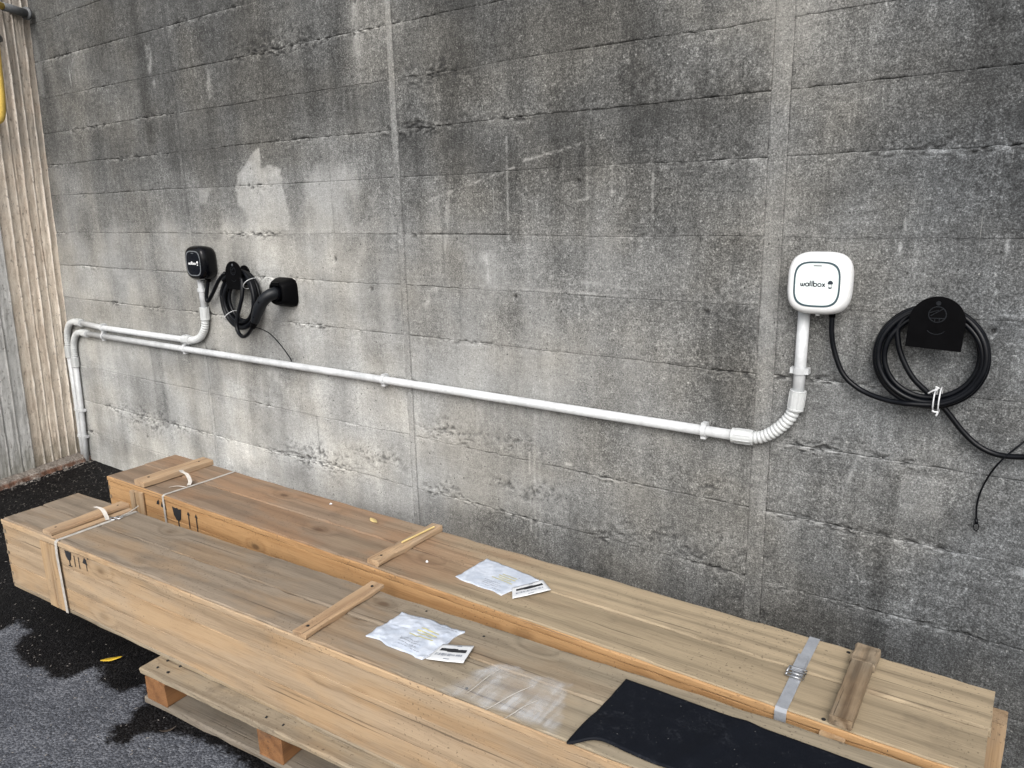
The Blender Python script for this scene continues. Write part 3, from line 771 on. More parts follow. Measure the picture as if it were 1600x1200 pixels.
# upright strips where the shutter panels met
for i, (sx, sw) in enumerate(SEAM):
    nz, nx = 620, 13
    z = np.linspace(-0.02, 3.15, nz)[:, None] * np.ones((1, nx)); tx = np.linspace(-1, 1, nx)[None, :] * np.ones((nz, 1))
    wob = (vnoise(z * 6, z * 0 + i, 21) - 0.5) * 0.004
    x = sx + tx * sw + wob * (1 - np.abs(tx))
    h = (fbm(x * 60, z * 14, 22, 3) - 0.5) * 0.003 + (0.0008 - 0.003 * (tx > 0.55) if i == 1 else 0.0004 * np.ones_like(tx))
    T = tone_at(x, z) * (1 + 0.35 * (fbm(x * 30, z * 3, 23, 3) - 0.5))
    T = T * {0: 1.02, 1: 1.0, 2: 1.28, 3: 1.0, 4: 1.0}[i]
    if i == 1:
        T = T * np.where(tx > 0.5, 0.72, 1.0) + 0.09 * sstep(1.6, 1.95, z)
    pit = 0.6 * sstep(0.58, 0.7, fbm(x * 50, z * 50, 24, 3)) * sstep(0.55, 0.95, np.abs(tx)) * 0.8
    pad = lambda q: np.pad(q, 1, mode='edge')
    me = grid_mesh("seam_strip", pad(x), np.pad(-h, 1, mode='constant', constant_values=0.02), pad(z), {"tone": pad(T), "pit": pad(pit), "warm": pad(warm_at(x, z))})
    me.transform(Matrix.Translation((-3.5, 0, 0)))
    link("seam_strip", me, M['concrete'], wall)
# the mass of the wall behind the prints
core = MB()
core.add([(corner_x(-0.3) - 3.5, 0.012, -0.3), (3.75, 0.012, -0.3), (3.75, 0.35, -0.3), (corner_x(-0.3) - 3.5, 0.35, -0.3),
          (corner_x(3.15) - 3.5, 0.012, 3.15), (3.75, 0.012, 3.15), (3.75, 0.35, 3.15), (corner_x(3.15) - 3.5, 0.35, 3.15)],
         [(0, 3, 2, 1), (4, 5, 6, 7), (0, 1, 5, 4), (1, 2, 6, 5), (2, 3, 7, 6), (3, 0, 4, 7)])
core.build("wall_core", M['ribgrey'], wall)

# ------------------------------------------------------------------ ribbed beige return wall on the left
rw = tag(empty("ribbed_wall", (0, 0, 0)), "beige concrete wall end with upright board ribs, left of the grey wall", "wall")
DS = Vector((0.215, -0.977, 0)); DN = Vector((0.977, 0.215, 0))
def rwp(s, d, z):
    return Vector((corner_x(z), 0.004, z)) + DS * s + DN * d
def rib_board(s0, s1, d0, name, mat, n=420, ns=13, zt=3.1, lip=0.006):
    s = np.linspace(s0, s1, ns)[None, :] * np.ones((n, 1)); z = np.linspace(-0.02, zt, n)[:, None] * np.ones((1, ns))
    t = (s - s0) / (s1 - s0)
    d = d0 + (fbm(s * 40, z * 3, 80 + int(s0 * 999), 3) - 0.5) * 0.009 + (fbm(s * 90, z * 40, 81, 3) - 0.5) * 0.004
    d = d + lip * np.exp(-((t - 0.0) / 0.10) ** 2) * (0.3 + 1.1 * vnoise(z * 9, z * 0 + s0 * 77, 82)) - 0.004 * np.exp(-((t - 1.0) / 0.12) ** 2)
    X = corner_x(z) + DS.x * s + DN.x * d; Yy = 0.004 + DS.y * s + DN.y * d
    back = -0.03
    Xb = corner_x(z) + DS.x * s + DN.x * back; Yb = 0.004 + DS.y * s + DN.y * back
    lipm = np.exp(-((t - 0.02) / 0.11) ** 2) * sstep(0.25, 0.6, vnoise(z * 9, z * 0 + s0 * 77, 82)) * (0.5 + 0.5 * vnoise(z * 60, s * 200, 83)) * (1.0 if lip > .004 else 0.25)
    def pd(A, B):
        P = np.pad(A, 1, mode='edge'); Q = np.pad(B, 1, mode='edge'); O = P.copy()
        O[0] = Q[0]; O[-1] = Q[-1]; O[:, 0] = Q[:, 0]; O[:, -1] = Q[:, -1]; return O
    me = grid_mesh(name, pd(X, Xb), pd(Yy, Yb), np.pad(z, 1, mode='edge'), {"lip": np.pad(lipm, 1, mode='edge')})
    me.flip_normals()
    return link(name, me, mat, rw)
sb = [0.0, 0.045, 0.10, 0.155, 0.212, 0.268, 0.335]
for i in range(6):
    rib_board(sb[i] + 0.0008, sb[i + 1] - 0.0008, 0.004 * (i % 2) + random.uniform(-0.002, 0.002), "concrete_rib", M['ribbed'])
sg = np.arange(0.342, 0.95, 0.075)
for i in range(len(sg) - 1):
    rib_board(sg[i] + 0.0006, sg[i + 1] - 0.0006, 0.014 + random.uniform(-0.001, 0.001), "grey_rib", M['ribgrey'], lip=0.003)
c2 = MB()
cv = [rwp(s, d, z) for z in (-0.3, 3.1) for s, d in ((-0.02, -0.02), (0.95, -0.02), (0.95, -0.4), (-0.02, -0.4))]
c2.add(cv, [(0, 1, 2, 3), (7, 6, 5, 4), (0, 4, 5, 1), (1, 5, 6, 2), (2, 6, 7, 3), (3, 7, 4, 0)])
c2.build("wall_core", M['ribgrey'], rw)

# kerb along its foot
n = 60; kv = []; kf = []
for i in range(n):
    s = -0.02 + 1.2 * i / (n - 1)
    j = lambda a: random.uniform(-a, a)
    w = 0.085 + 0.025 * math.exp(-s * 3) + j(0.006)
    P = lambda d, z: rwp(s, d, 0) * 1.0 + Vector((0, 0, z))
    kv += [P(-0.02, 0.040 + j(.002)), P(w - 0.014, 0.034 + j(.004)), P(w, 0.020 + j(.004)), P(w + 0.010 + j(.006), -0.02)]
for i in range(n - 1):
    for k in range(3):
        kf.append((i * 4 + k, i * 4 + k + 1, (i + 1) * 4 + k + 1, (i + 1) * 4 + k))
kf += [(0, 3, 2, 1)]
tag(MB().add(kv, kf).build("kerb", M['kerb']), "low crumbling kerb with rusty edge at the foot of the beige ribbed wall", "kerb")

# ------------------------------------------------------------------ yellow pipe work high in the corner
hp = tag(empty("pipe_hinge", (0.14, -0.05, 2.69)), "grey steel hinge barrel with yellow pin high in the left corner", "hinge")
HA = Vector((0.170, -0.040, 2.675)); HBv = Vector((0.235, -0.205, 2.680))
ax = (HBv - HA).normalized()
def along(a, b, rad, n=20):
    O = HA - Vector((0.14, -0.05, 2.69))
    return MB().add(*tube_geo([O + ax * a, O + ax * b], rad, n))
along(0.006, 0.150, 0.022).build("barrel", M['galv'], hp, True)
along(-0.008, 0.0055, 0.034).build("end_flange", M['galv'], hp, True)
along(-0.022, -0.0085, 0.016).build("pin_end", M['yellow'], hp, True)
along(0.151, 0.40, 0.018).build("pin", M['yellow'], hp, True)
MB().box(-0.03, 0.02, -0.06, -0.01, -0.02, 0.015).build("wall_bracket", M['galv'], hp)
lp = tag(empty("yellow_loop", (0.2, -0.27, 2.2)), "yellow painted tube loop hanging at the left picture edge", "handle")
LOOP = [(0.089, 0.0, 0.296), (0.068, 0.0, 0.155), (0.046, 0.0, 0.012), (0.015, -0.002, -0.082), (-0.01, -0.015, -0.112), (-0.012, -0.07, -0.122), (0.005, -0.18, -0.124)]
pts = spline(LOOP, 8)
MB().add(*tube_geo(pts, 0.019, 14)).build("loop_tube", M['yellow'], lp, True)
MB().add(*tube_geo([Vector(LOOP[0]) + Vector((0.012, 0, 0.018)), Vector(LOOP[0]) + Vector((-0.10, 0.06, 0.02))], 0.020, 14)).build("socket", M['galv'], lp, True)

# ------------------------------------------------------------------ wall chargers
def superell(t, a, b, n=3.6):
    c, s_ = math.cos(t), math.sin(t)
    return (a * abs(c) ** (2 / n) * (1 if c >= 0 else -1), b * abs(s_) ** (2 / n) * (1 if s_ >= 0 else -1))
LETTERS = {
 'w': ([[(0, 1), (0, .45), (.08, .12), (.28, 0), (.48, .12), (.56, .45), (.56, 1)], [(.56, .45), (.64, .12), (.84, 0), (1.04, .12), (1.12, .45), (1.12, 1)]], 1.12),
 'a': ([[(.5 + .5 * math.cos(k * math.pi / 8), .5 + .5 * math.sin(k * math.pi / 8)) for k in range(17)], [(1, 1), (1, 0)]], 1.0),
 'l': ([[(0.08, 1.75), (0.08, 0)]], 0.20),
 'b': ([[(0, 1.75), (0, 0)], [(.5 + .5 * math.cos(k * math.pi / 8), .5 + .5 * math.sin(k * math.pi / 8)) for k in range(17)]], 1.0),
 'o': ([[(.5 + .5 * math.cos(k * math.pi / 8), .5 + .5 * math.sin(k * math.pi / 8)) for k in range(17)]], 1.0),
 'x': ([[(0, 1), (.8, 0)], [(0, 0), (.8, 1)]], .8)}
def make_wallbox(name, loc, body, panel, ring, ink, label):
    t = tag(empty(name, loc), label, "charger", "car chargers on the wall")
    A, B = 0.0830, 0.0845
    prof = [(0.80, 0.0), (0.90, -0.004), (0.955, -0.018), (0.99, -0.034), (1.0, -0.045), (0.992, -0.055), (0.965, -0.065), (0.92, -0.0735), (0.86, -0.079), (0.78, -0.0815), (0.735, -0.0822)]
    N = 72; V = []; F = []
    for sc, y in prof:
        for k in range(N):
            x, z = superell(2 * math.pi * k / N, A * sc, B * sc, 3.3 if sc > .9 else 3.5)
            V.append((x, y, z))
    for i in range(len(prof) - 1):
        for k in range(N):
            k2 = (k + 1) % N
            F.append((i * N + k, i * N + k2, (i + 1) * N + k2, (i + 1) * N + k))
    F.append(tuple(reversed(range(N)))); F.append(tuple((len(prof) - 1) * N + k for k in range(N)))
    MB().add(V, F).build("body", body, t, True)
    def disc(a0, a1, y0, y1, nm, mat, par):
        v = []; ff = []
        rings = [(a0, y0), (a0, y1), (a1, y1), (a1, y0)] if a0 else [(a1, y0), (a1, y1)]
        for sc, y in rings:
            for k in range(N):
                x, z = superell(2 * math.pi * k / N, A * sc, B * sc, 3.5); v.append((x, y, z))
        m = len(rings)
        for i in range(m - (0 if a0 else 1)):
            for k in range(N):
                k2 = (k + 1) % N; i2 = (i + 1) % m
                ff.append((i * N + k, i * N + k2, i2 * N + k2, i2 * N + k))
        if not a0: ff += [tuple(reversed(range(N))), tuple(N + k for k in range(N))]
        return MB().add(v, ff).build(nm, mat, par)
    disc(0.665, 0.722, -0.080, -0.0834, "light_ring", ring, t)
    pn = disc(0, 0.6645, -0.080, -0.0830, "front_panel", panel, t)
    m = MB(); xh = 0.0084; cur = -0.0405
    for ch in "wallbox":
        strokes, adv = LETTERS[ch]
        for s in strokes:
            v, ff = stroke_geo([(cur + px * xh, pz * xh * 1.02 - 0.0055) for px, pz in s], 0.0026, 0.0829, 0.0836)
            m.add([(a, -c, b) for a, b, c in v], ff)
        cur += adv * xh + 0.0029
    m.build("lettering", ink, pn)["kind"] = "stuff"
    e = MB(); ex = 0.0350
    cap = [(ex + 0.0068 * math.cos(k * math.pi / 12), 0.0035 + 0.0078 * math.sin(k * math.pi / 12)) for k in range(13)] + [(ex - 0.0045, 0.0012), (ex + 0.0045, 0.0012)]
    bowl = [(ex - 0.0050, -0.0062), (ex + 0.0050, -0.0062)] + [(ex + 0.0050 * math.cos(-k * math.pi / 8), -0.0062 - 0.0042 * math.sin(k * math.pi / 8)) for k in range(1, 8)]
    for pl in (cap, bowl):
        if pl is bowl: pl = list(reversed(pl))
        v, ff = prism(pl, 0.0829, 0.0836); e.add([(a, -c, b) for a, b, c in v], ff)
    for sx in (-0.0035, 0.0035):
        v, ff = stroke_geo([(ex + sx, 0.001), (ex + sx * .9, -0.0058)], 0.0008, 0.0829, 0.0835); e.add([(a, -c, b) for a, b, c in v], ff)
    e.build("emblem", ink, pn)["kind"] = "stuff"
    v, ff = prism([(-0.011, 0.0480), (0.011, 0.0480), (0.010, 0.0508), (-0.010, 0.0508)], 0.0829, 0.0834)
    MB().add([(a, -c, b) for a, b, c in v], ff).build("status_light", M['ring_dim'], pn)
    MB().add(*tube_geo([(0.0, -0.048, -0.0835), (0.0, -0.048, -0.0885)], 0.0055, 12)).build("screw_cap", body, t, True)
    MB().add(*tube_geo([(0.034, -0.030, -0.080), (0.034, -0.030, -0.093)], 0.0085, 14)).build("cable_gland", M['black_matt'], t, True)
    return t
make_wallbox("wall_charger", (4.500, 0.0, 1.3505), M['white'], M['white_panel'], M['ring'], M['ink_navy'], "white rounded square charger box at the right of the grey wall")
make_wallbox("wall_charger", (1.5800, 0.0, 1.3300), M['black_gloss'], M['black_panel'], M['ring_dim'], M['ink_white'], "black glossy rounded square charger box at the left of the grey wall")
# ------------------------------------------------------------------ white plastic conduits
PR = 0.0162
def corrugated(name, ctrl, parent, rad=0.0194, pitch=0.0125):
    pts = resample(spline(ctrl, 14), pitch / 6)
    rr = []
    for i in range(len(pts)):
        ph = (i % 6) / 6.0
        rr.append(rad - 0.0030 * (0.5 + 0.5 * math.cos(2 * math.pi * ph)) ** 2)
    return MB().add(*tube_geo(pts, rr, 16)).build(name, M['pvc_flex'], parent, True)
def coupling(a, b, parent, rad=0.0220):
    a = Vector(a); b = Vector(b); d = (b - a)
    pts = [a, a + d * .02, a + d * .10, a + d * .12, a + d * .95, a + d * .97, b]
    rr = [rad * .9, rad * 1.04, rad * 1.04, rad, rad * .99, rad * 1.05, rad * 1.02]
    m = MB().add(*tube_geo(pts, rr, 20))
    # moulded grip ribs
    t = d.normalized(); n1 = Vector((0, 1, 0)).cross(t).normalized(); n2 = Vector((0, 1, 0))
    for k in range(8):
        an = 2 * math.pi * (k + .5) / 8
        o = (n1 * math.cos(an) + n2 * math.sin(an)) * (rad + 0.0002)
        m.add(*tube_geo([a + d * .16 + o, a + d * .92 + o], 0.0014, 6))
    return m.build("coupling", M['pvc_flex'], parent)
def clip(p, axis, parent):
    """saddle clip: a ring round the pipe with a foot on the wall"""
    p = Vector(p); t = Vector(axis).normalized(); s = Vector((0, 1, 0)).cross(t).normalized()
    m = MB(); w = 0.0085
    N = 20; V = []; F = []
    for q in (-w, w):
        for rad in (PR + 0.0004, PR + 0.0040):
            for k in range(N):
                a = 2 * math.pi * k / N
                V.append(p + t * q + (s * math.cos(a) + Vector((0, 1, 0)) * math.sin(a)) * rad)
    for k in range(N):
        k2 = (k + 1) % N
        F += [(N + k, N + k2, 3 * N + k2, 3 * N + k), (k, k2, N + k2, N + k), (2 * N + k, 3 * N + k, 3 * N + k2, 2 * N + k2)]
    m.add(V, F)
    def bx(s0, s1, y0, y1, t0, t1):
        v = [p + s * a + Vector((0, 1, 0)) * b + t * c for a in (s0, s1) for b in (y0, y1) for c in (t0, t1)]
        m.add(v, [(0, 1, 3, 2), (4, 6, 7, 5), (0, 4, 5, 1), (2, 3, 7, 6), (0, 2, 6, 4), (1, 5, 7, 3)])
    bx(-0.0205, 0.0205, 0.012, 0.024, -w * .8, w * .8)
    bx(0.0170, 0.0255, -0.010, 0.016, -w * .95, w * .95)
    bx(-0.0255, -0.0170, -0.010, 0.016, -w * .95, w * .95)
    return m.build("pipe_clip", M['pvc'], parent)
def pipe(pts, parent, rad=PR):
    return MB().add(*tube_geo(pts, rad, 20)).build("pipe", M['pvc'], parent, True)
YC = -0.0235
lc = tag(empty("conduit", (0.0, 0, 0)), "long white conduit running from the ground along the wall to the white charger", "conduit", "white conduits on the wall")
pipe([(-0.026, YC - .004, -0.01), (-0.010, YC - .002, 0.17), (0.008, YC, 0.345), (0.033, YC, 0.66)], lc)
coupling((0.031, YC, 0.635), (0.0365, YC, 0.70), lc)
corrugated("flexible_bend", [(0.0365, YC, 0.69), (0.043, YC, 0.745), (0.062, YC, 0.80), (0.105, YC, 0.848), (0.165, YC, 0.866), (0.215, YC, 0.866)], lc)
coupling((0.20, YC, 0.866), (0.262, YC, 0.865), lc)
pipe([(0.255, YC, 0.865), (1.31, YC, 0.8685), (2.78, YC, 0.8735), (4.292, YC, 0.8755)], lc)
coupling((4.270, YC, 0.8755), (4.335, YC, 0.877), lc)
corrugated("flexible_bend", [(4.325, YC, 0.8765), (4.36, YC, 0.884), (4.400, YC, 0.911), (4.436, YC, 0.953), (4.453, YC, 0.995)], lc)
coupling((4.4515, YC, 0.980), (4.4565, YC, 1.040), lc)
pipe([(4.4562, YC, 1.025), (4.4575, YC, 1.10), (4.4585, YC, 1.285)], lc)
for p, a in [((0.009, YC, 0.345), (.055, 0, 1)), ((-0.011, YC - .002, 0.165), (.09, 0, 1)), ((0.452, YC, 0.8655), (1, 0, 0)), ((1.309, YC, 0.8685), (1, 0, 0)), ((2.785, YC, 0.8735), (1, 0, 0)), ((4.182, YC, 0.8755), (1, 0, 0)), ((4.4575, YC, 1.098), (0.01, 0, 1))]:
    clip(p, a, lc)
scn = tag(empty("conduit", (0.0, 0, 0)), "short white conduit running from the ground up to the black charger", "conduit", "white conduits on the wall")
pipe([(-0.0655, YC - .001, -0.01), (-0.058, YC, 0.17), (-0.044, YC, 0.345), (-0.031, YC, 0.72)], scn)
coupling((-0.033, YC, 0.69), (-0.029, YC, 0.765), scn)
corrugated("flexible_bend", [(-0.029, YC, 0.755), (-0.022, YC, 0.81), (-0.004, YC, 0.86), (0.038, YC, 0.908), (0.10, YC, 0.928), (0.15, YC, 0.929)], scn)
coupling((0.135, YC, 0.929), (0.205, YC, 0.928), scn)
pipe([(0.195, YC, 0.928), (0.46, YC, 0.9165), (1.33, YC, 0.920)], scn)
coupling((1.305, YC, 0.920), (1.375, YC, 0.922), scn)
corrugated("flexible_bend", [(1.365, YC, 0.9215), (1.42, YC, 0.928), (1.475, YC, 0.951), (1.515, YC, 0.995), (1.533, YC, 1.05)], scn)
coupling((1.5315, YC, 1.04), (1.5345, YC, 1.105), scn)
pipe([(1.5343, YC, 1.09), (1.531, YC, 1.19), (1.529, YC, 1.265)], scn)
for p, a in [((-0.0435, YC, 0.345), (.035, 0, 1)), ((-0.0585, YC, 0.165), (.04, 0, 1)), ((0.458, YC, 0.9165), (1, 0, 0)), ((1.325, YC, 0.920), (1, 0, 0)), ((1.531, YC, 1.192), (-.02, 0, 1))]:
    clip(p, a, scn)

# ------------------------------------------------------------------ cable hooks: D-shaped front plate on a stub
def make_hook(loc, tilt, label, group):
    t = tag(empty("cable_hook", loc), label, "cable hook", group)
    R_ = 0.0625
    def out(y0, y1, sc, hole=False):
        pl = [(-R_ * sc, -0.070 * sc)] + [(R_ * sc * math.cos(math.pi - a), R_ * sc * math.sin(math.pi - a)) for a in np.linspace(0, math.pi, 28)] + [(R_ * sc, -0.070 * sc)]
        pl = [(x * math.cos(tilt) - z * math.sin(tilt), x * math.sin(tilt) + z * math.cos(tilt)) for x, z in pl]
        v, ff = prism(list(reversed(pl)), -y0, -y1)
        return [(a, -c, b) for a, b, c in v], [tuple(reversed(q)) for q in ff]
    m = MB()
    m.add(*out(-0.066, -0.060, 1.0)); m.build("front_plate", M['black_matt'], t)
    MB().add(*tube_geo([(0, 0.0, -0.016), (0, -0.061, -0.016)], 0.040, 28)).build("stub", M['black_matt'], t)
    v, ff = out(-0.006, 0.0, 0.62); MB().add(v, ff).build("wall_plate", M['black_matt'], t)
    e = MB()
    ring = [(0.0195 * math.cos(a), 0.018 + 0.0195 * math.sin(a)) for a in np.linspace(0, 2 * math.pi, 26)[:-1]]
    v, ff = stroke_geo(ring, 0.0022, 0.0655, 0.0672, True); e.add([(a, -c, b) for a, b, c in v], ff)
    for s in ([(-0.015, 0.014), (0.012, 0.033)], [(-0.017, 0.022), (0.002, 0.029)], [(-0.005, 0.008), (-0.005, 0.000)], [(0.005, 0.008), (0.005, 0.000)], [(-0.017, 0.008), (0.018, 0.009)]):
        v, ff = stroke_geo(s, 0.0018, 0.0655, 0.0670); e.add([(a, -c, b) for a, b, c in v], ff)
    cup = [(0.021 * math.cos(a), -0.016 + 0.016 * math.sin(a)) for a in np.linspace(math.pi * 1.15, math.pi * 1.85, 12)]
    v, ff = stroke_geo(cup, 0.0015, 0.0655, 0.0668); e.add([(a, -c, b) for a, b, c in v], ff)
    e.build("moulded_mark", M['grip'], t)["kind"] = "stuff"
    MB().add(*tube_geo([(0.0, -0.0655, 0.046), (0.0, -0.0675, 0.046)], 0.0055, 12)).build("screw", M['grip'] if loc[0] > 3 else M['steel'], t)
    return t
make_hook((4.789, 0.0, 1.268), -0.04, "black D-shaped cable hook to the right of the white charger", "cable hooks")
hk = make_hook((1.873, 0.0, 1.284), 0.0, "black D-shaped cable hook between the black charger and the plug dock", "cable hooks")

# ------------------------------------------------------------------ charging cables
CR = 0.0072
def coil_pts(cx, cz, radii, ys, a0, turns_ccw=True, n=44):
    out = []
    for k, (ra, y) in enumerate(zip(radii, ys)):
        rb = radii[min(k + 1, len(radii) - 1)]; yb = ys[min(k + 1, len(ys) - 1)]
        px, pz = random.uniform(-.004, .004), random.uniform(-.003, .003)
        for i in range(n):
            t = i / n; a = a0 + 2 * math.pi * t * (1 if turns_ccw else -1)
            ez = sstep(0, 1, np.array(t)).item()
            rr = ra + (rb - ra) * ez; yy = y + (yb - y) * ez
            w = math.sin(math.pi * t)
            out.append((cx + (rr) * math.cos(a) + px * w, yy * (1 - 0.42 * max(0.0, math.sin(a)) ** 2), cz + rr * 1.0 * math.sin(a) + pz * w))
    return out
def tie(name, c, d, r_along, r_y, parent, wire=0.0016, ang=0.0):
    """cable tie: an oval loop round a bundle; d is the direction across the bundle"""
    c = Vector(c); d = Vector(d).normalized()
    pts = [c + d * r_along * math.cos(a) + Vector((0, 1, 0)) * r_y * math.sin(a) for a in np.linspace(0, 2 * math.pi, 30)]
    return MB().add(*tube_geo(pts, wire, 6)).build(name, M['tie'], parent, True)

# right-hand set
cw = tag(empty("charging_cable", (4.534, -0.03, 1.26)), "black cable coiled in a ring on the right hook, from the white charger", "cable", "coiled charging cables")
def rel(P, o): return [Vector(p) - Vector(o) for p in P]
OW = (4.534, -0.03, 1.26)
lead = spline([(4.534, -0.030, 1.262), (4.536, -0.03, 1.215), (4.546, -0.028, 1.165), (4.575, -0.028, 1.100), (4.625, -0.030, 1.062), (4.69, -0.045, 1.047), (4.745, -0.060, 1.048)], 10)
cxx, czz = 4.780, 1.172
co = coil_pts(cxx, czz, [0.122, 0.130, 0.117, 0.106, 0.128], [-0.054, -0.038, -0.050, -0.040, -0.022], math.radians(-88))
tail0 = [(4.700, -0.035, 1.245), (4.703, -0.038, 1.205), (4.716, -0.040, 1.165), (4.745, -0.040, 1.115), (4.785, -0.034, 1.075), (4.825, -0.026, 1.037), (4.868, -0.022, 0.985), (4.905, -0.022, 0.952), (4.945, -0.024, 0.936), (4.99, -0.03, 0.938), (5.05, -0.04, 0.955), (5.11, -0.055, 0.99), (5.155, -0.075, 1.05)]
full = spline(lead[::4] + co[2::4], 6)
MB().add(*tube_geo(resample(rel(full, OW), 0.006), CR, 12)).build("cable_loops", M['cable'], cw, True)
t2 = spline([(4.762, -0.028, 1.288), (4.725, -0.030, 1.278)] + tail0, 8)
MB().add(*tube_geo(resample(rel(t2, OW), 0.006), CR, 12)).build("cable_tail", M['cable'], cw, True)
c0 = Vector((4.808, -0.042, 1.064)) - Vector(OW)
for dx in (-0.0065, 0.0055):
    tie("cable_tie", c0 + Vector((dx, 0, 0)), (0.02, 0, 1), 0.032, 0.030, cw, 0.0018)
MB().add(*tube_geo(spline([c0 + Vector(q) for q in ((-0.020, -0.028, 0.020), (-0.008, -0.033, 0.030), (0.0, -0.032, 0.033), (-0.004, -0.032, 0.040), (0.004, -0.032, 0.036))], 5), 0.0022, 6)).build("tie_tail", M['tie'], cw, True)
MB().add(*tube_geo(spline([c0 + Vector(q) for q in ((-0.007, -0.030, -0.024), (0.0, -0.031, -0.026), (0.006, -0.030, -0.026), (0.003, -0.030, -0.036))], 5), 0.0026, 6)).build("tie_tail", M['tie'], cw, True)
teth = spline([(5.16, -0.07, 1.06), (5.09, -0.03, 1.035), (5.03, -0.016, 1.004), (4.985, -0.030, 0.957), (4.951, -0.030, 0.905), (4.929, -0.012, 0.842), (4.921, -0.010, 0.79), (4.924, -0.010, 0.742)], 8)
MB().add(*tube_geo(resample(rel(teth, OW), 0.008), 0.0024, 8)).build("tether", M['cable'], cw, True)
lpz = [(4.9255 + 0.0055 * math.cos(a), -0.010, 0.727 + 0.0115 * math.sin(a)) for a in np.linspace(0, 2 * math.pi, 20)]
MB().add(*tube_geo(rel(lpz, OW), 0.0013, 6)).build("tether_loop", M['cable'], cw, True)
MB().add(*tube_geo(rel([(4.924, -0.010, 0.748), (4.9252, -0.010, 0.735)], OW), 0.0042, 8)).build("tether_ferrule", M['cable'], cw, True)

# left-hand set
OB = (1.60, -0.03, 1.26)
cbk = tag(empty("charging_cable", OB), "black cable coiled in a ring on the left hook, its plug in the wall dock", "cable", "coiled charging cables")
lead = spline([(1.612, -0.03, 1.262), (1.600, -0.032, 1.22), (1.586, -0.036, 1.17), (1.586, -0.038, 1.145), (1.602, -0.038, 1.143), (1.645, -0.036, 1.185), (1.70, -0.034, 1.245), (1.76, -0.034, 1.285)], 10)
MB().add(*tube_geo(resample(rel(lead, OB), 0.006), CR * 1.28, 12)).build("cable_lead", M['cable'], cbk, True)
co = coil_pts(1.888, 1.163, [0.139, 0.121, 0.103, 0.131, 0.112, 0.095, 0.135], [-0.078, -0.056, -0.070, -0.030, -0.036, -0.048, -0.064], math.radians(140), False)
MB().add(*tube_geo(resample(rel(spline(co[::4], 6), OB), 0.006), CR * 1.28, 12)).build("cable_loops", M['cable'], cbk, True)
drop = spline([(1.925, -0.058, 1.270), (1.938, -0.068, 1.235), (1.940, -0.080, 1.180), (1.915, -0.092, 1.105), (1.905, -0.100, 1.050), (1.925, -0.106, 1.015), (1.965, -0.112, 1.003), (2.012, -0.118, 1.020), (2.050, -0.122, 1.048), (2.062, -0.122, 1.060)], 9)
MB().add(*tube_geo(resample(rel(drop, OB), 0.006), CR * 1.28, 12)).build("cable_drop", M['cable'], cbk, True)
tie("cable_tie", Vector((1.972, -0.044, 1.245)) - Vector(OB), (0.7, 0, 0.7), 0.036, 0.040, cbk, 0.0017)
tie("cable_tie", Vector((1.812, -0.052, 1.085)) - Vector(OB), (0.7, 0, 0.7), 0.036, 0.042, cbk, 0.0016)
def plug(parent, o, K):
    """plug handle: K maps handle-local points to the parent's frame"""
    path = [(2.190, -0.060, 1.213), (2.178, -0.088, 1.210), (2.158, -0.108, 1.194), (2.130, -0.120, 1.160), (2.104, -0.124, 1.118), (2.084, -0.124, 1.085), (2.070, -0.123, 1.068), (2.060, -0.122, 1.057)]
    pts = resample(rel(spline(path, 8), o), 0.005)
    m = len(pts)
    rr = []
    for i in range(m):
        s = i / (m - 1)
        q = 0.0275 - 0.003 * s if s < .55 else 0.0258 - 0.010 * ((s - .55) / .45)
        if s < 0.06: q *= 0.92
        rr.append(q)
    MB().add(*tube_geo([K(p) for p in pts[:int(m * .86)]], rr[:int(m * .86)], 18)).build("plug_handle", M['grip'], parent, True)
    gp = pts[int(m * .85):]
    g2 = resample(gp, 0.0025)
    MB().add(*tube_geo([K(p) for p in g2], [0.0165 - 0.004 * i / len(g2) - (0.0022 if i % 3 == 0 else 0) for i in range(len(g2))], 14)).build("strain_relief", M['black_matt'], parent, True)
    for s in (0.42, 0.75):
        i = int(m * s); pp = pts[i] + Vector((0.012, -rr[i] * .86, 0.008))
        MB().add(*tube_geo([K(pp), K(pp + Vector((0, -0.0035, 0)))], 0.004, 10)).build("handle_screw", M['black_matt'], parent)
plug(cbk, OB, lambda p: p)
tet = spline([(2.062, -0.118, 1.056), (2.075, -0.09, 1.045), (2.10, -0.06, 1.018), (2.135, -0.035, 0.965), (2.165, -0.014, 0.905), (2.172, -0.012, 0.886)], 8)
MB().add(*tube_geo(resample(rel(tet, OB), 0.008), 0.0026, 8)).build("tether", M['cable'], cbk, True)
# plug of the right-hand cable, in its own dock just beyond the picture edge
plug(cw, (2.060, -0.122, 1.057), lambda p: p + Vector((5.155, -0.075, 1.05)) - Vector(OW))

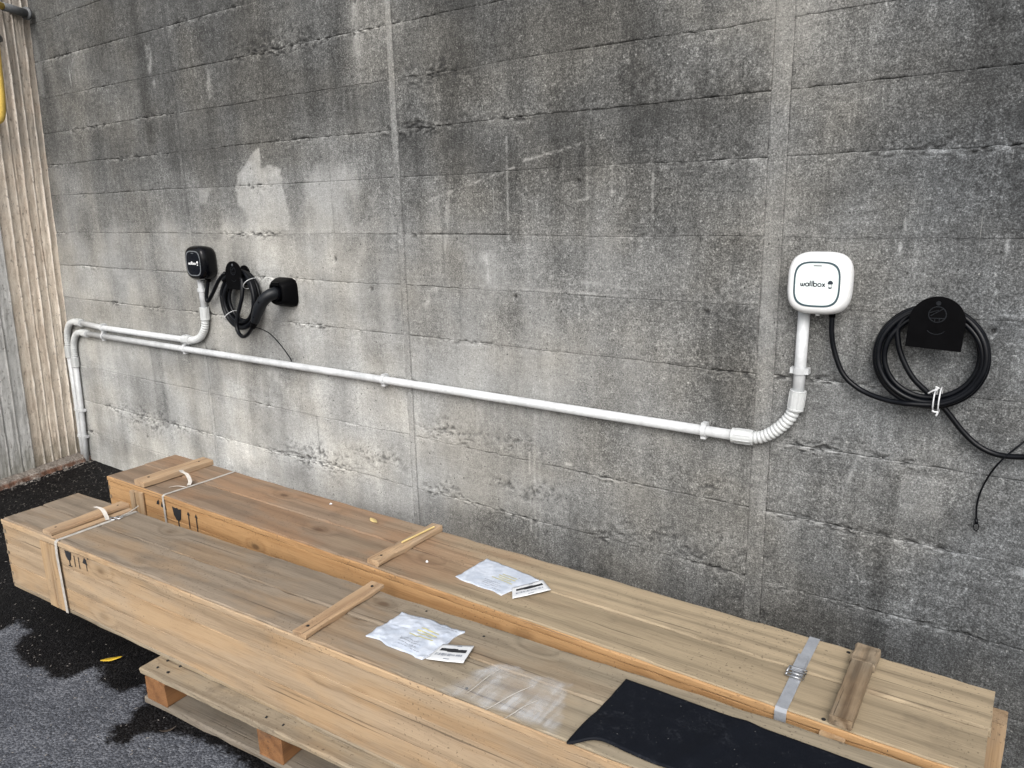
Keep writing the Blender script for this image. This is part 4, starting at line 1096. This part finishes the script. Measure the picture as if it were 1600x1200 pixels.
def make_dock(loc, label):
    t = tag(empty("plug_dock", loc), label, "plug holder", "plug docks on the wall")
    N = 40; prof = [(0.078, 0.064, 0.0, 0.0), (0.081, 0.067, -0.004, 0.0), (0.080, 0.066, -0.014, 0.0), (0.066, 0.057, -0.045, 0.006), (0.052, 0.048, -0.066, 0.012), (0.047, 0.044, -0.071, 0.013), (0.040, 0.037, -0.071, 0.013), (0.036, 0.034, -0.060, 0.013)]
    V = []; F = []
    for a, b, y, ox in prof:
        for k in range(N):
            x, z = superell(2 * math.pi * k / N, a, b, 4.2)
            V.append((x + ox, y, z))
    for i in range(len(prof) - 1):
        for k in range(N):
            k2 = (k + 1) % N
            F.append((i * N + k, i * N + k2, (i + 1) * N + k2, (i + 1) * N + k))
    F.append(tuple((len(prof) - 1) * N + k for k in range(N)))
    MB().add(V, F).build("dock_body", M['black_matt'], t, True)
    MB().add(*tube_geo([(0.013, -0.058, 0.0), (0.013, -0.078, 0.0)], 0.033, 28)).build("socket_collar", M['black_gloss'], t)
    MB().box(-0.012, 0.036, -0.074, -0.050, 0.036, 0.050).build("latch_hood", M['black_matt'], t)
    return t
make_dock((2.172, 0.0, 1.210), "black rounded plug dock on the wall right of the left coil")
make_dock((5.275, 0.0, 1.205), "second black plug dock beyond the right coil of cable")
# ------------------------------------------------------------------ pallets
def make_pallet(loc, rz, label):
    t = tag(empty("pallet", loc, rz), label, "pallet", "pallets under the crates")
    L, W_ = 1.2, 0.80
    ys = [(0, 0.098), (0.178, 0.276), (0.351, 0.449), (0.524, 0.622), (0.702, 0.80)]
    for a, b in ys: plank("deck_board", M['pallet'], t, 0, L, a, b, 0.107, 0.128, ch=0.004, jit=0.003)
    for x0 in (0.0, 0.5275, 1.055):
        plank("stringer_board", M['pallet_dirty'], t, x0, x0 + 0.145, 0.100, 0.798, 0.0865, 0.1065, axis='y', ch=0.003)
        for y0 in (0.0015, 0.3275, 0.7005):
            plank("block", M['block'], t, x0 + 0.022, x0 + 0.122, y0, y0 + (0.145 if y0 == 0.3275 else 0.098), 0.0205, 0.1065 if y0 == 0.0015 else 0.086, axis='y', ch=0.003, jit=0.002)
    for a, b in ((0, 0.098), (0.35, 0.45), (0.702, 0.80)):
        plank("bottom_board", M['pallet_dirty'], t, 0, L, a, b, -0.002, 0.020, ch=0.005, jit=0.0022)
    nm = MB()
    for x in (0.05, 0.11, 0.56, 0.63, 1.09, 1.15):
        for y in (0.03, 0.07): nm.add(*tube_geo([(x + random.uniform(-.008, .008), y, 0.127), (x, y, 0.1294)], 0.0042, 8))
    nm.build("nail_heads", M['hole'], t)["kind"] = "stuff"
    return t
make_pallet((2.725, -1.153, 0.0), 0.088, "low wooden pallet under the front crate with dirty bottom boards")
make_pallet((2.75, -0.845 + 0.10, 0.0), 0.019, "wooden pallet under the rear crate, hidden behind the front crate").scale = (1, 0.7, 1)

# ------------------------------------------------------------------ long crates
def crate(loc, rz, L, W_, Ht, lidm, sidem, label):
    t = tag(empty("wooden_crate", loc, rz), label, "crate", "long wooden crates")
    lt = 0.022
    mid = W_ * 0.52
    plank("lid_board", lidm, t, 0.001, L - 0.004, 0.0052, mid - 0.0009, Ht - lt, Ht, ch=0.0045, jit=0.0022, step=0.05, warp=0.0008)
    plank("lid_board", lidm, t, -0.002, L, mid + 0.0009, W_ + 0.003, Ht - lt - 0.0006, Ht + 0.0008, ch=0.0045, jit=0.0022, step=0.05, warp=0.0008)
    plank("lid_edge", sidem, t, 0.0, L - 0.004, -0.003, 0.0050, Ht - lt, Ht - 0.0012, ch=0.003, jit=0.0015, step=0.05)
    hs_ = (Ht - lt - 0.002)
    for i in range(6):
        a = hs_ * (0.05 + 0.16 * i + random.uniform(-.015, .015))
        plank("joint_finger", M['cleat_old'], t, -0.0012, random.uniform(.010, .024), -0.0008, 0.012, a, a + hs_ * random.uniform(.045, .075), axis='y', ch=0.002, jit=0.002)
    cuts = [0.0, 0.34, 0.70, 1.0]
    for i in range(3):
        a, b = 0.0165 + (hs_ - 0.0165) * cuts[i], 0.0165 + (hs_ - 0.0165) * cuts[i + 1]
        plank("side_board", sidem, t, 0.0, L - 0.008, 0.0005 * i, 0.022, a + 0.0002, b - 0.0002, ch=0.0012, jit=0.0010)
        plank("side_board", sidem, t, 0.0, L - 0.008, W_ - 0.022, W_, a + 0.0005, b - 0.0005, ch=0.0025, jit=0.0012)
    for i in range(3):
        a, b = hs_ * cuts[i], hs_ * cuts[i + 1]
        for xe in (0.006, L - 0.034):
            plank("end_board", M['cleat'], t, xe, xe + 0.02, 0.0225, W_ - 0.0225, a + (0.0165 if i == 0 else 0.0005), b - 0.0005, axis='y', ch=0.002)
    plank("base_board", M['pallet'], t, 0.004, L - 0.006, -0.0012, W_ + 0.001, 0.0005, 0.0158, ch=0.003, jit=0.0018)
    return t
def nails(t, pts, r=0.0045, z=None):
    m = MB()
    for x, y, zz in pts: m.add(*tube_geo([(x, y, zz - 0.002), (x, y, zz + 0.0012)], r * random.uniform(.8, 1.2), 8))
    m.build("nail_heads", M['hole'], t)["kind"] = "stuff"
def ribbon(name, mat, parent, pts, w, th=0.0012, ax=(1, 0, 0)):
    """flat band of width w (along ax) following pts"""
    P = [Vector(p) for p in pts]; A = Vector(ax).normalized()
    V = []; F = []
    for i, p in enumerate(P):
        a = P[max(i - 1, 0)]; b = P[min(i + 1, len(P) - 1)]
        tt = (b - a).normalized(); nn = tt.cross(A).normalized() * (-1)
        for q in (0, 1):
            for s in (-1, 1): V.append(p + A * s * w / 2 + nn * th * q)
    for i in range(len(P) - 1):
        a, b = i * 4, i * 4 + 4
        F += [(a + 2, a + 3, b + 3, b + 2), (a, b, b + 1, a + 1), (a, a + 2, b + 2, b), (a + 1, b + 1, b + 3, a + 3)]
    F += [(0, 1, 3, 2), (len(P) * 4 - 4, len(P) * 4 - 2, len(P) * 4 - 1, len(P) * 4 - 3)]
    return MB().add(V, F).build(name, mat, parent)
def stencil(t, shapes, y):
    """each printed sign is one part; the strokes of a sign overlap"""
    for sign in shapes:
        m = MB()
        for s in sign:
            v, ff = prism(s, 0, 0.0006) if s[0] != 'stroke' else stroke_geo(s[2], s[1], 0, 0.0006)
            m.add([(a, y - c, b) for a, b, c in v], [tuple(reversed(q)) for q in ff])
        m.build("stencil_mark", M['ink'], t)["kind"] = "stuff"
def glass(x, z, s=1.0):
    return [[(x - .030 * s, z + .030 * s), (x - .024 * s, z - .004 * s), (x - .010 * s, z - .020 * s), (x + .004 * s, z - .022 * s), (x + .020 * s, z - .012 * s), (x + .028 * s, z + .030 * s), (x + .010 * s, z + .026 * s), (x + .004 * s, z + .031 * s), (x - .010 * s, z + .027 * s)],
            ('stroke', .006 * s, [(x + .002 * s, z - .020 * s), (x + .003 * s, z - .050 * s)]), ('stroke', .005 * s, [(x - .012 * s, z - .051 * s), (x + .018 * s, z - .051 * s)])]
def arrow(x, z, s=1.0):
    return [[(x - .011 * s, z + .016 * s), (x + .011 * s, z + .016 * s), (x, z + .034 * s)][::1], ('stroke', .0065 * s, [(x, z + .018 * s), (x, z - .050 * s)])]
def umbrella(x, z, s=1.0):
    return [[(x - .040 * s, z + .004 * s), (x - .020 * s, z + .006 * s), (x - .018 * s, z + .030 * s), (x - .032 * s, z + .020 * s)],
            [(x - .006 * s, z), (x + .012 * s, z - .002 * s), (x + .004 * s, z + .024 * s)], [(x + .018 * s, z - .004 * s), (x + .036 * s, z - .010 * s), (x + .030 * s, z + .012 * s), (x + .018 * s, z + .022 * s)]]

# rear crate, against the wall
OBK = (1.622, -0.660, 0.128); RB = 0.019; HB = 0.292
cb_ = crate(OBK, RB, 3.40, 0.337, HB, M['lid_back'], M['side_back'], "long orange pine crate lying along the concrete wall, behind the other crate")
plank("batten", M['cleat'], cb_, 0.225, 0.305, 0.002, 0.340, HB + 0.0012, HB + 0.028, axis='y', ch=0.004, jit=0.002)
plank("batten", M['cleat'], cb_, 1.640, 1.692, 0.010, 0.342, HB + 0.0012, HB + 0.021, axis='y', ch=0.004, jit=0.003)
x0 = 3.096
plank("batten", M['cleat_old'], cb_, x0, x0 + 0.050, 0.004, 0.252, HB + 0.0012, HB + 0.027, axis='y', ch=0.0022, jit=0.0016, step=0.03)
plank("batten", M['cleat_old'], cb_, x0 - 0.004, x0 + 0.056, 0.2525, 0.338, HB + 0.0012, HB + 0.025, axis='y', ch=0.004, jit=0.0045, step=0.02)
plank("side_cleat", M['cleat_z'], cb_, 0.205, 0.240, -0.016, -0.001, 0.0, HB - 0.024, axis='z', ch=0.003)
plank("side_cleat", M['cleat_z'], cb_, 0.243, 0.300, -0.013, -0.001, 0.0, HB - 0.020, axis='z', ch=0.003)
plank("side_cleat", M['cleat_z'], cb_, x0 - 0.014, x0 + 0.040, -0.030, -0.001, 0.0, HB - 0.016, axis='z', ch=0.005)
plank("side_cleat", M['cleat'], cb_, x0 + 0.056, x0 + 0.086, -0.028, -0.001, 0.0, HB - 0.034, axis='z', ch=0.004)
plank("side_cleat", M['cleat'], cb_, x0 + 0.0875, x0 + 0.122, -0.028, -0.001, 0.0, HB - 0.031, axis='z', ch=0.004)
for y0, zt, wd in ((0.270, HB - 0.040, 0.060), (0.030, HB - 0.045, 0.055)):
    plank("end_cleat", M['cleat_z'], cb_, 3.393, 3.432, y0, y0 + wd, 0.0, zt, axis='z', ch=0.004)
nails(cb_, [(x0 - 0.018, 0.318, HB + .001), (x0 - 0.012, 0.014, HB), (3.12 + .1, -0.0, HB - .01), (0.26, 0.05, HB + .028), (0.27, 0.29, HB + .028), (1.665, 0.05, HB + .021), (1.667, 0.3, HB + .021)])
stencil(cb_, [umbrella(0.428, 0.236, .95), glass(0.541, 0.222, 1.1), arrow(0.622, 0.226, .9), arrow(0.676, 0.226, .9)], -0.0012)
# strap of white tape near the far end
sx = 0.452
ribbon("strap", M['strap_w'], cb_, [(sx + .02, 0.344, 0.02), (sx + .02, 0.344, HB - .006), (sx + .02, 0.338, HB + 0.004), (sx + .012, 0.2, HB + 0.0022), (sx, 0.005, HB + 0.0022), (sx, -0.005, HB - 0.004), (sx, -0.0052, HB - 0.07), (sx + .002, -0.0052, 0.01)], 0.013)
ribbon("strap_end", M['strap_w'], cb_, spline([(sx - .004, 0.12, HB + 0.004), (sx - .014, 0.135, HB + 0.016), (sx - .040, 0.140, HB + 0.040), (sx - .058, 0.130, HB + 0.052), (sx - .075, 0.135, HB + 0.055)], 5), 0.016, ax=(.6, .8, 0))
ribbon("strap_end", M['strap_w'], cb_, spline([(sx, 0.10, HB + 0.004), (sx - .020, 0.075, HB + 0.012), (sx - .050, 0.060, HB + 0.006)], 5), 0.008, ax=(.3, .9, 0))
# silver strap with wire buckle near the right end
gx0 = 2.990
ribbon("strap", M['strap_g'], cb_, [(gx0, 0.345, 0.02), (gx0, 0.345, HB - .006), (gx0, 0.339, HB + 0.003), (gx0, 0.20, HB + 0.0022), (gx0 + .003, 0.05, HB + 0.0022), (gx0 + .003, 0.002, HB + 0.002), (gx0 + .003, -0.0055, HB - 0.006), (gx0 + .003, -0.006, HB - 0.08), (gx0 + .003, -0.006, 0.01)], 0.027)
ribbon("strap_end", M['strap_g'], cb_, [(gx0 - .002, 0.155, HB + 0.010), (gx0 - .002, 0.19, HB + 0.009), (gx0 - .004, 0.235, HB + 0.007)], 0.026)
for (ya, yb, zz) in ((0.128, 0.156, 0.007), (0.136, 0.164, 0.011)):
    pts = [(gx0 - .021, ya, HB + zz), (gx0 + .021, ya, HB + zz), (gx0 + .021, yb, HB + zz), (gx0 - .021, yb, HB + zz), (gx0 - .021, ya, HB + zz)]
    MB().add(*tube_geo(pts, 0.0024, 8)).build("buckle", M['steel'], cb_, True)


# front crate, on the pallet
OFR = (1.752, -1.140, 0.128); RF = 0.065
cf = crate(OFR, RF, 3.42, 0.303, HB, M['lid_front'], M['side_front'], "long pale pine crate in front, resting on the low pallet")
plank("batten", M['cleat'], cf, 0.300, 0.362, 0.008, 0.312, HB + 0.0012, HB + 0.020, axis='y', ch=0.004, jit=0.002)
plank("cover_strip", M['cleat'], cf, 0.364, 0.400, 0.004, 0.306, HB + 0.0008, HB + 0.0055, axis='y', ch=0.0015, jit=0.001)
plank("batten", M['cleat'], cf, 1.652, 1.703, -0.004, 0.318, HB + 0.0012, HB + 0.019, axis='y', ch=0.004, jit=0.003)
plank("side_cleat", M['cleat_z'], cf, 0.290, 0.345, -0.007, -0.001, 0.004, HB - 0.024, axis='z', ch=0.002)
plank("side_cleat", M['cleat_z'], cf, 0.3465, 0.402, -0.006, -0.001, 0.004, HB - 0.024, axis='z', ch=0.002)
for y0 in (0.03, 0.22): plank("end_cleat", M['cleat_z'], cf, 3.407, 3.433, y0, y0 + 0.06, 0.0, HB - 0.04, axis='z', ch=0.004)
nails(cf, [(0.33, 0.04, HB + .020), (0.335, 0.28, HB + .020), (1.675, 0.03, HB + .019), (1.68, 0.29, HB + .019), (2.12, 0.255, HB), (2.21, 0.045, HB), (1.9, 0.28, HB + .001)])
stencil(cf, [glass(0.474, 0.245, .72), [('stroke', .0032, [(.512, .258), (.512, .214)])], [('stroke', .0032, [(.541, .258), (.541, .213)])],
        [[(.566, .243), (.596, .240), (.589, .260), (.581, .266)], [(.569, .274), (.574, .274), (.574, .279), (.569, .279)], ('stroke', .0026, [(.588, .242), (.589, .216)]), [(.600, .266), (.609, .264), (.604, .271)]]], -0.0006)
sx = 0.408
ribbon("strap", M['strap_w'], cf, [(sx + .012, 0.311, 0.02), (sx + .012, 0.311, HB - .006), (sx + .012, 0.304, HB + 0.003), (sx + .006, 0.15, HB + 0.0022), (sx, 0.003, HB + 0.0022), (sx, -0.0055, HB - 0.004), (sx + .001, -0.0095, HB - 0.05), (sx + .003, -0.0095, 0.004)], 0.0165)
for q in ((0, 0), (0.010, 0.018)):
    pts = [(sx + .006 + q[0] + .012 * math.cos(a), 0.215 + q[1] + .012 * math.sin(a), HB + 0.007 + .003 * math.sin(2 * a)) for a in np.linspace(0, 2 * math.pi, 16)]
    MB().add(*tube_geo(pts, 0.0022, 6)).build("buckle", M['steel'], cf, True)

ribbon("strap_end", M['strap_w'], cf, spline([(sx - .004, 0.195, HB + 0.005), (sx - .020, 0.200, HB + 0.018), (sx - .042, 0.200, HB + 0.040), (sx - .062, 0.185, HB + 0.052)], 5), 0.015, ax=(.6, .8, 0))
ribbon("strap_end", M['strap_w'], cf, spline([(sx + .010, 0.235, HB + 0.006), (sx + .020, 0.275, HB + 0.014), (sx + .022, 0.310, HB + 0.026)], 5), 0.009, ax=(.9, -.3, 0.2))

# ------------------------------------------------------------------ papers and labels on the lids
TOP = 0.128 + HB
def sheet(name, mat, corners, z, amp, label, cat, group, seed, th=0.0022, nx=40, ny=30, curl=None):
    """thin sheet through four corners (front-left, back-left, back-right, front-right), with its own creases"""
    c = [Vector((a, b, 0)) for a, b in corners]
    o = (c[0] + c[2]) / 2
    s = np.linspace(0, 1, nx)[None, :] * np.ones((ny, 1)); t = np.linspace(0, 1, ny)[:, None] * np.ones((1, nx))
    def bl(i): return (c[0][i] * (1 - s) + c[3][i] * s) * (1 - t) + (c[1][i] * (1 - s) + c[2][i] * s) * t - o[i]
    X, Y = bl(0), bl(1)
    e = np.minimum(np.minimum(s, 1 - s), np.minimum(t, 1 - t))
    X = X + (fbm(s * 5, t * 5, seed + 3, 2) - .5) * 0.012 * (1 if amp > .001 else 0.1); Y = Y + (fbm(s * 5, t * 5, seed + 4, 2) - .5) * 0.012 * (1 if amp > .001 else 0.1)
    Z = amp * np.abs(fbm(s * 4, t * 4, seed, 4) - 0.5) * 2.2 + amp * 0.8 * fbm(s * 9, t * 9, seed + 1, 2) * sstep(0, .15, e)
    if curl is not None: Z = Z + curl(s, t)
    def pd(q, m='edge'): return np.pad(q, 1, mode=m)
    Zp = pd(Z) + th; Zp[0] = Zp[-1] = 0; Zp[:, 0] = Zp[:, -1] = 0
    if curl is not None:
        b = pd(Z); Zp[0] = b[0]; Zp[-1] = b[-1]; Zp[:, 0] = b[:, 0]; Zp[:, -1] = b[:, -1]
    t_ = tag(empty(name, (o.x, o.y, z)), label, cat, group)
    at = {"edge": pd(sstep(0, .12, e + (fbm(s * 7, t * 7, 5, 2) - .5) * .12))}
    ob = link("sheet", grid_mesh("sheet", pd(X), pd(Y), Zp, at), mat, t_)
    def at_(u_, v_, lift=0.0012):
        x = (c[0].x * (1 - u_) + c[3].x * u_) * (1 - v_) + (c[1].x * (1 - u_) + c[2].x * u_) * v_ - o.x
        y = (c[0].y * (1 - u_) + c[3].y * u_) * (1 - v_) + (c[1].y * (1 - u_) + c[2].y * u_) * v_ - o.y
        i = min(ny - 1, max(0, int(round(v_ * (ny - 1))))); j = min(nx - 1, max(0, int(round(u_ * (nx - 1)))))
        return Vector((x, y, Z[i, j] + th + lift))
    return t_, at_
def bars(at_, parent, name, mat, rows):
    """printed dashes: (u0, u1, v, half height)"""
    m = MB()
    for u0, u1, v, hv in rows:
        k = max(2, int((u1 - u0) / 0.05) + 1)
        us = [u0 + (u1 - u0) * i / (k - 1) for i in range(k)]
        V = []; F = []
        for q in us: V += [at_(q, v - hv), at_(q, v + hv)]
        for i in range(k - 1): F.append((2 * i, 2 * i + 2, 2 * i + 3, 2 * i + 1))
        m.add(V, F)
    o = m.build(name, mat, parent); o["kind"] = "stuff"
    return o
def words(v, u0, u1, hv):
    out = []; q = u0
    while q < u1:
        w = random.uniform(0.015, 0.06); out.append((q, min(q + w, u1), v, hv)); q += w + 0.012
    return out
def document(corners, z, seed, label, amp):
    t_, at_ = sheet("document_pouch", M['paper'], corners, z, amp, label, "document", "paper documents on the crates", seed)
    b = MB()
    bars(at_, t_, "printed_lines", M['ink_grey'], words(.30, .42, .72, .007) + words(.235, .44, .80, .007) + words(.17, .46, .78, .007) + words(.10, .50, .66, .006) + words(.09, .72, .9, .006))
    bars(at_, t_, "highlighted_lines", M['hilite'], [(.52, .80, .68, .012), (.50, .82, .60, .013), (.54, .78, .53, .011), (.46, .86, .45, .011)])
    bars(at_, t_, "header_lines", M['ink_grey'], words(.91, .60, .95, .008) if amp > .004 else [(.78, .80, .75, .012)])
    return t_
def card(corners, z, label, seed):
    t_, at_ = sheet("address_card", M['card'], corners, z, 0.0010, label, "label", "printed cards beside the documents", seed, th=0.0012, nx=14, ny=10, curl=lambda s, t: 0.004 * s * s)
    bars(at_, t_, "blacked_out_line", M['ink'], [(.12, .62, .64, .085), (.35, .90, .60, .085)])
    rows = []
    for k in range(22):
        q = .10 + .76 * k / 22
        rows.append((q, q + random.choice((.012, .018, .026)), .34, .075 if k < 13 else .055))
    bars(at_, t_, "barcode", M['ink_grey'], rows)
    bars(at_, t_, "small_print", M['ink_grey'], [(.42, .58, .10, .025), (.52, .66, .90, .03)])
    return t_
document([(3.571, -0.533), (3.580, -0.378), (3.806, -0.401), (3.760, -0.540)], TOP + 0.001, 11, "flat white document in a clear pouch on the rear crate by the wall", 0.0022)
card([(3.805, -0.548), (3.768, -0.497), (3.822, -0.408), (3.878, -0.447)], TOP + 0.0065, "white card with barcode and blacked-out line on the rear crate", 12)
document([(3.578, -0.925), (3.578, -0.782), (3.792, -0.762), (3.782, -0.925)], TOP + 0.001, 21, "crumpled white document in a clear pouch on the front crate", 0.0065)
card([(3.797, -0.925), (3.790, -0.850), (3.870, -0.815), (3.894, -0.890)], TOP + 0.0095, "white card with barcode and blacked-out line on the front crate", 22)

# torn stretch film
ft, _ = sheet("plastic_film", M['film'], [(3.885, -1.003), (3.955, -0.815), (4.17, -0.795), (4.235, -0.975)], TOP + 0.0015, 0.0035, "torn clear plastic film stuck on the front crate beside its papers", "plastic film", None, 31, th=0.0006, nx=70, ny=50)
fold = MB()
for a, b in (((-0.055, -0.075, .006), (-0.045, 0.055, .008)), ((0.02, -0.10, .006), (0.06, 0.04, .007)), ((0.075, -0.10, .006), (0.10, -0.0, .006))):
    a, b = Vector(a), Vector(b)
    fold.add(*tube_geo([a.lerp(b, q) + Vector((0.002 * math.sin(q * 7), 0, 0.002 * math.sin(q * 5))) for q in np.linspace(0, 1, 9)], [0.0003, .0009, .0012, .0014, .0014, .0012, .001, .0007, .0003], 6))
fold.build("fold", M['strap_w'], ft)["kind"] = "stuff"

# black rubber sheet with a curled corner
nx, ny = 110, 40
s = np.linspace(0, 1, nx)[None, :] * np.ones((ny, 1)); t = np.linspace(0, 1, ny)[:, None] * np.ones((1, nx))
xb = 4.266 + 0.86 * s; yb = -0.709 + 0.022 * s; 
xf = 4.267 + 0.86 * s; yf = -0.938 + 0.030 * s
X = xf * (1 - t) + xb * t + 0.004 * (fbm(t * 2, s * 2, 90, 2) - .5); Y = yf * (1 - t) + yb * t
tip = np.exp(-(s / 0.040) ** 2) * np.exp(-(t / 0.13) ** 2)
Y = Y - 0.046 * tip; X = X - 0.004 * tip
Z = 0.002 + 0.006 * np.abs(fbm(s * 5, t * 2, 91, 3) - .5) + 0.012 * np.exp(-(s / 0.10) ** 2) * np.exp(-(t / 0.30) ** 2) * (1 - tip) + 0.004 * np.exp(-((s - .25 - .1 * t) / .03) ** 2)
mt = tag(empty("rubber_mat", (4.6, -0.8, TOP)), "black rubber sheet with a curled corner lying on the front crate", "mat")
pd = lambda q: np.pad(q, 1, mode='edge')
Zp = pd(Z) + 0.004; Zb = pd(Z); Zp[0] = Zb[0] - .002; Zp[-1] = Zb[-1] - .002; Zp[:, 0] = Zb[:, 0] - .002; Zp[:, -1] = Zb[:, -1] - .002
link("sheet", grid_mesh("sheet", pd(X) - 4.6, pd(Y) + 0.8, Zp), M['rubber'], mt)
# ------------------------------------------------------------------ leaves, straw and grit
def leaf(name, loc, rz, ln, wd, mat, label, cat, bend=0.3):
    n = 12; V = []; F = []
    for i in range(n):
        q = i / (n - 1); w = wd * math.sin(math.pi * min(1, q * .98 + .01)) ** 0.8 * (1 - 0.35 * q)
        z = bend * ln * (q - .5) ** 2 + 0.002
        for sgn, dz in ((-1, .25 * w), (0, 0), (1, .25 * w)): V.append(((q - .5) * ln, sgn * w, z + dz))
    for i in range(n - 1):
        for k in range(2): F.append((i * 3 + k, i * 3 + 3 + k, i * 3 + 4 + k, i * 3 + 1 + k))
    o = MB().add(V, F).build(name, mat, None, True)
    md = o.modifiers.new("thickness", 'SOLIDIFY'); md.thickness = 0.0008
    o.location = loc; o.rotation_euler = (0, 0, rz)
    return tag(o, label, cat)
leaf("leaf", (2.395, -1.095, 0.003), 0.95, 0.072, 0.012, M['leaf_y'], "bright yellow leaf on the wet asphalt left of the pallet", "leaf")
leaf("leaf", (3.03, -0.365, TOP + .002), -0.3, 0.055, 0.012, M['leaf_p'], "pale dry leaf lying on the rear crate lid", "leaf")
leaf("leaf", (2.93, -1.19, 0.003), 1.1, 0.05, 0.005, M['leaf_d'], "dark curled leaf on the dry asphalt below the pallet", "leaf", .8)
st_ = MB().add(*tube_geo([(0, 0, 0), (0.005, 0.05, .001), (0.006, 0.10, 0), (0.012, 0.155, 0.002)], 0.0035, 6)).build("straw", M['leaf_p'])
st_.location = (3.283, -0.475, TOP + 0.026)
tag(st_, "pale straw lying on the middle batten of the rear crate", "straw")
def crumbs(name, n, sampler, size, mat, label):
    m = MB()
    for _ in range(n):
        x, y, z = sampler(); sz = random.uniform(*size); a = random.random() * 6.28; el = random.uniform(1, 2.6)
        ca, sa = math.cos(a), math.sin(a)
        V = []
        for dx, dy, dz in ((-1, -.5, 0), (1, -.45, 0), (.8, .5, 0), (-.9, .5, 0), (0, 0, .7)):
            px, py = dx * sz * el, dy * sz; V.append((x + px * ca - py * sa, y + px * sa + py * ca, z + dz * sz * random.uniform(.4, 1)))
        m.add(V, [(0, 1, 4), (1, 2, 4), (2, 3, 4), (3, 0, 4), (3, 2, 1, 0)])
    return tag(m.build(name, mat), label, None, None, 'stuff')
def soil():
    while True:
        x = random.uniform(0.06, 2.6); y = random.uniform(-1.35, -0.02)
        if random.random() < 0.6: x = random.uniform(0.1, 1.4); y = random.uniform(-0.9, -0.03)
        if x > 1.6 and y > -1.05: continue
        if poly_dist(np.array([[x]]), np.array([[y]]), dry_poly)[0, 0] > 0.01: continue
        return x, y, 0.0
crumbs("ground_litter", 1300, soil, (0.0009, 0.0026), M['debris'], "pale grit and leaf crumbs scattered on the dark wet ground")
def dryg():
    return random.uniform(1.4, 3.4), random.uniform(-1.75, -1.16), 0.0
crumbs("ground_litter", 350, dryg, (0.001, 0.0025), M['debris'], "pale grit scattered on the dry asphalt")
def kerbg():
    s = random.uniform(0, .6); p = rwp(s, random.uniform(.08, .16), 0); return p.x, p.y, 0.0
crumbs("ground_litter", 200, kerbg, (0.002, 0.005), M['debris'], "grit gathered along the kerb")
def chipk(x, y, mat, lab):
    o = MB().add([(-.006, -.004, 0), (.007, -.003, 0), (.005, .004, 0), (-.005, .005, 0), (0, 0, .006)], [(0, 1, 4), (1, 2, 4), (2, 3, 4), (3, 0, 4), (3, 2, 1, 0)]).build("wood_chip", mat)
    o.location = (x, y, TOP + .0015); o.rotation_euler = (0, 0, random.random() * 3); tag(o, lab, "chip")
chipk(2.757, -0.336, M['card'], "white chip on the rear crate lid left of the pale leaf")
chipk(3.42, -0.50, M['card'], "white chip on the rear crate lid left of the document")
